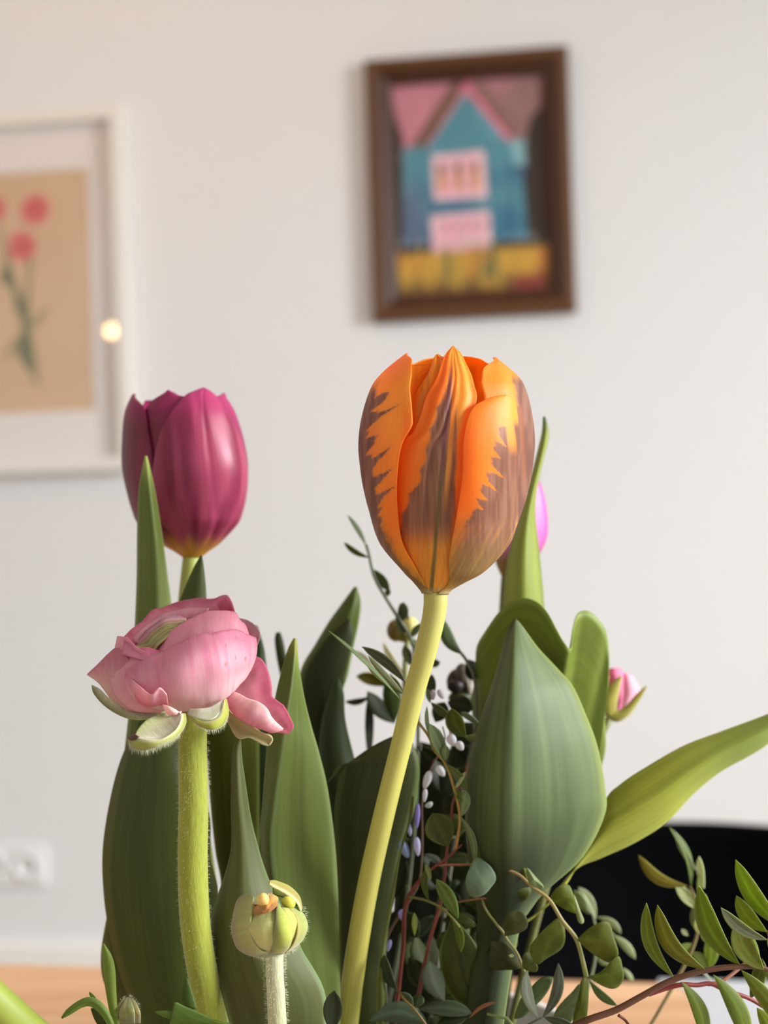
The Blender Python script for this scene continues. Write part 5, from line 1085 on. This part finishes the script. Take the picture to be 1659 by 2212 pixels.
RL = [([(320, 270), (440, 385), (445, 470), (390, 540), (300, 555), (150, 520), (60, 420), (110, 290), (220, 240)], (80, 88, 26), .384),
      ([(400, 340), (330, 230), (315, 150), (340, 95), (375, 90), (395, 150), (410, 240)], (96, 110, 32), .381),
      ([(430, 360), (398, 200), (420, 190), (500, 280), (590, 385), (570, 412), (500, 400)], (134, 152, 106), .375),
      ([(160, 945), (155, 800), (190, 700), (270, 655), (350, 680), (410, 760), (395, 860), (280, 920)], (76, 80, 30), .379),
      ([(700, 560), (668, 505), (740, 400), (830, 360), (890, 392), (925, 500), (945, 600), (962, 690), (830, 645)], (104, 118, 28), .379),
      ([(925, 470), (965, 560), (1000, 660), (1042, 765), (1022, 806), (982, 778), (960, 690)], (150, 162, 120), .377),
      ([(830, 860), (770, 738), (640, 825), (520, 950), (447, 1060), (450, 1160), (520, 1262), (620, 1195), (780, 1095), (832, 990)], (100, 112, 26), .378),
      ([(968, 985), (1060, 890), (1160, 820), (1260, 780), (1330, 800), (1380, 960), (1432, 1150), (1330, 1235), (1220, 1190), (1100, 1110)], (102, 110, 26), .3735),
      ([(1085, 1400), (1200, 1365), (1300, 1280), (1370, 1200), (1438, 1170), (1475, 1290), (1492, 1400), (1450, 1490), (1370, 1532), (1250, 1500)], (104, 118, 30), .3725),
      ([(362, 1305), (355, 1220), (370, 1150), (410, 1125), (470, 1200), (528, 1285), (505, 1342), (430, 1335)], (96, 104, 44), .379),
      ([(1060, 1400), (1092, 1500), (1090, 1700), (1070, 1900), (1040, 2060), (900, 2060), (920, 1900), (950, 1750), (1000, 1560), (1010, 1450)], (98, 108, 24), .371),
      ([(700, 1850), (740, 1760), (820, 1660), (920, 1560), (1000, 1480), (1012, 1600), (970, 1760), (900, 1900), (800, 1890)], (112, 126, 84), .374),
      ([(265, 1870), (300, 1740), (350, 1620), (430, 1540), (560, 1420), (690, 1405), (660, 1520), (580, 1640), (500, 1720), (360, 1850)], (98, 118, 70), .378),
      ([(0, 1000), (120, 1000), (260, 1100), (340, 1290), (200, 1320), (0, 1290)], (66, 70, 26), .384)]
for pl, c, dd in RL: blob(es, M_FOL, pl, None, dd, c, z=ZF)
for a in ((575, 1860, 755, 1245, 130, .12, (98, 104, 90)), (530, 1870, 400, 1330, 130, -.1, (128, 136, 124)), (1110, 1450, 1415, 1722, 95, .08, (100, 120, 74)), (600, 1850, 930, 1960, 110, 0, (84, 96, 74)), (200, 1160, 260, 1170, 40, 0, PS)):
    leaflet(es, M_FOL, a[0], a[1], a[2], a[3], a[4], .374, a[6], z=ZF, bend=a[5], edge=(150, 158, 120))
tube('twig', zp(ZF, [(570, 1860, .374), (430, 1930, .375), (300, 2010, .378)]) + [inv(.02, -.03)], [3, 3.5, 4, 5], es, M_TWIG, (92, 100, 70), 8, 20)
tube('twig', zp(ZF, [(-40, 1815, .38), (100, 1850, .38), (260, 1900, .38), (300, 2000, .38)]) + [inv(.025, -.03)], [3.5, 4, 4, 5, 5], es, M_TWIG, (120, 134, 72), 8, 20)
# blurred sprig far behind
fs = thing('blurred_sprig', VB + np.array([.045, .03, 0]), 'blurred pale sage sprig against the black chair, left one behind the round leaves', 'sprig')
tube('twig', zp(ZF, [(1000, 420, .45), (1150, 720, .45), (1180, 900, .45), (1170, 1200, .45), (1120, 1420, .45)]) + [inv(.045, .03)], [2, 3, 4, 5, 6, 6], fs, M_TWIG, (140, 146, 110), 8, 30)
for a in ((1180, 750, 985, 395, 130, .05), (1100, 700, 930, 430, 110, 0), (1190, 730, 1460, 915, 85, -.12), (1370, 930, 1620, 1200, 95, -.06), (1190, 1190, 1320, 1260, 80, 0), (1480, 1300, 1595, 1445, 60, 0), (1180, 860, 1400, 940, 60, 0)):
    leaflet(fs, M_FOL, a[0], a[1], a[2], a[3], a[4], .45, (146, 156, 122), z=ZF, bend=a[5])
f2 = thing('blurred_sprig', VB + np.array([.05, .02, 0]), 'blurred upright sprig with pale and olive narrow leaves against the black chair, right one', 'sprig')
tube('twig', zp(ZG, [(640, 760, .43), (720, 950, .43), (735, 1150, .43), (660, 1430, .43), (520, 1700, .43)]) + [inv(.05, .02)], [3, 4, 5, 5, 5, 6], f2, M_TWIG, (150, 130, 84), 8, 40)
tube('twig', zp(ZG, [(640, 1530, .43), (740, 1630, .43), (860, 1750, .43)]), [3, 3, 3], f2, M_TWIG, (150, 156, 130), 8, 12)
GB_ = (120, 134, 62)
for a in ((615, 750, 95, 425, 125, -.16, (136, 128, 36)), (650, 780, 420, 130, 75, .12, (104, 122, 62)), (735, 620, 470, 165, 60, -.05, (150, 158, 132)), (790, 780, 735, 440, 80, -.04, (184, 190, 168)), (775, 1020, 485, 730, 130, -.02, (172, 182, 154)), (790, 1070, 800, 840, 60, 0, GB_), (740, 900, 735, 620, 55, 0, GB_), (860, 1220, 810, 1010, 80, -.1, (176, 184, 158)), (890, 1370, 790, 1180, 110, -.1, (172, 182, 158)),
          (840, 1640, 850, 1280, 150, .06, (140, 156, 82)), (660, 1360, 500, 1520, 120, .08, (132, 148, 72)), (740, 1050, 740, 1260, 120, 0, (140, 146, 86)), (620, 1280, 550, 1210, 50, 0, (180, 186, 160)), (830, 1640, 660, 1450, 140, 0, (104, 116, 50)), (680, 950, 690, 1200, 90, 0, (136, 144, 100))):
    leaflet(f2, M_FOL, a[0], a[1], a[2], a[3], a[4], .43, a[6], z=ZG, bend=a[5])
# right branch
bt = thing('brown_branch', VB + np.array([.04, -.02, 0]), 'reddish brown branch with narrow bright green leaves reaching to the lower right', 'branch')
DG = .362
tube('twig', [inv(.035, -.02), (1110, 2330, .38), (1200, 2240, .366), (1268, 2204, DG), (1330, 2182, DG)] + zp(ZG, [(150, 1905, DG), (400, 1770, DG), (600, 1695, DG), (800, 1645, DG), (1000, 1615, DG), (1200, 1605, DG), (1400, 1615, DG), (1600, 1720, DG)]), [9, 9, 9, 8.5, 8.5, 8.5, 8, 7.5, 7, 6.5, 6, 5], bt, M_TWIG, (88, 44, 32), 14, 90, (104, 66, 40))
tube('twig', zp(ZG, [(200, 1900, DG + .002), (400, 1830, DG + .002), (560, 1795, DG + .002), (720, 1800, DG + .003), (850, 1785, DG + .004), (1000, 1850, DG + .004), (1270, 1945, DG + .005), (1463, 2060, DG + .006), (1650, 2180, DG + .006)]), [5, 5.5, 5, 5, 5, 4.5, 4.5, 4], bt, M_TWIG, (140, 56, 48), 12, 60)
tube('twig', zp(ZG, [(830, 1790, DG + .004), (930, 1780, DG + .005), (1020, 1730, DG + .006), (1150, 1630, DG + .008), (1280, 1500, DG + .01), (1330, 1350, DG + .01)]), [5, 4, 4, 3.5, 3], bt, M_TWIG, (164, 84, 74), 10, 40, (150, 130, 90))
tube('twig', zp(ZF, [(1430, 1830, DG), (1500, 1880, DG), (1560, 1960, DG - .002)]), [3.5, 3, 3], bt, M_TWIG, (112, 58, 42), 8, 12)
tube('twig', zp(ZG, [(1460, 1230, DG + .006), (1520, 1400, DG + .006), (1560, 1700, DG + .006)]), [4, 4, 4], bt, M_TWIG, (150, 110, 70), 8, 12)
GG, GD = (118, 136, 40), (104, 122, 34)
for a in ((468, 1720, 178, 930, 150, -.13, GG, .0), (800, 1635, 295, 952, 180, -.16, (124, 126, 44), -.001), (1168, 1595, 735, 750, 225, -.11, (116, 134, 38), .0), (1420, 1640, 1130, 1130, 240, -.1, (118, 128, 46), -.001), (1385, 1610, 1285, 1270, 120, -.08, (112, 128, 44), .004), (1290, 1480, 1195, 1165, 110, -.05, (136, 150, 40), .008), (1275, 1945, 1400, 1520, 160, .05, (104, 116, 40), .008),
          (1460, 1325, 965, 982, 130, -.1, (134, 142, 118), -.006), (1455, 1240, 1128, 855, 165, -.1, (136, 152, 36), .006), (1640, 1200, 1118, 475, 190, -.08, (124, 144, 34), .006), (548, 1765, 800, 2420, 160, -.1, (108, 126, 34), -.002), (885, 1690, 1260, 2460, 200, -.08, (104, 124, 30), -.003), (1180, 1640, 1640, 2260, 180, -.04, (112, 126, 34), -.001), (1400, 1640, 1640, 1760, 120, 0, GG, 0), (1345, 2040, 1520, 2360, 150, -.05, (128, 142, 44), .003), (1560, 1500, 1463, 1300, 80, 0, GG, 0)):
    leaflet(bt, M_FOL, a[0], a[1], a[2], a[3], a[4], DG + a[7], a[6], z=ZG, bend=a[5], nu=9, nv=26, edge=(160, 172, 90))
leaflet(bt, M_FOL, 716, 2230, 722, 2140, 42, .358, (52, 60, 38))
# ------------------------------------------------------------------ pale florets
mu = thing('lilac_flower_spray', VB + np.array([.012, .0, 0]), 'thin spray of tiny white and lilac florets right of the orange tulip stem', 'flower')
tube('twig', zp(ZD, [(560, 60, .40), (600, 250, .40), (420, 600, .40), (290, 950, .40), (270, 1200, .40), (275, 1500, .40), (270, 1900, .40), (240, 2200, .40)]) + zp(ZE, [(80, 800, .405)]) + [inv(.01, 0)], [1.5, 2, 2.5, 3.5, 4, 4, 4], mu, M_TWIG, (120, 90, 70), 8, 60)
WH, LI, BLU = (238, 234, 234), (176, 160, 226), (170, 186, 224)
for (x, y, rx, ry, rt, c, zz) in ((345, 810, 72, 135, .35, WH, ZD), (312, 1030, 42, 95, .1, WH, ZD), (370, 1165, 75, 40, -.5, (214, 220, 214), ZD), (207, 1320, 45, 175, .06, LI, ZD), (97, 1510, 42, 95, -.1, (200, 196, 226), ZD), (205, 1750, 58, 135, -.08, (226, 218, 246), ZD), (25, 1790, 80, 130, -.4, BLU, ZD), (535, 690, 70, 88, -.6, WH, ZD), (708, 110, 72, 90, .5, WH, ZD), (690, 255, 85, 90, -.5, WH, ZD), (805, 335, 72, 72, -.6, WH, ZD), (508, 155, 44, 62, -.4, (210, 200, 206), ZD), (550, 245, 30, 60, 0, (206, 200, 200), ZD), (120, 380, 24, 90, .3, (230, 232, 232), ZD), (255, 350, 30, 60, 0, (150, 140, 140), ZD),
                                   (235, 590, 62, 72, 0, (196, 182, 240), ZE), (62, 1000, 40, 85, .25, (186, 180, 226), ZE), (500, 1380, 60, 80, -.5, (222, 214, 216), ZC), (380, 1390, 50, 80, 0, (200, 186, 190), ZC)):
    ellipsoid('floret', x, y, .398, rx, ry, mu, M_FLORET, c, rot=rt, z=zz, n=12, pinch=.4)
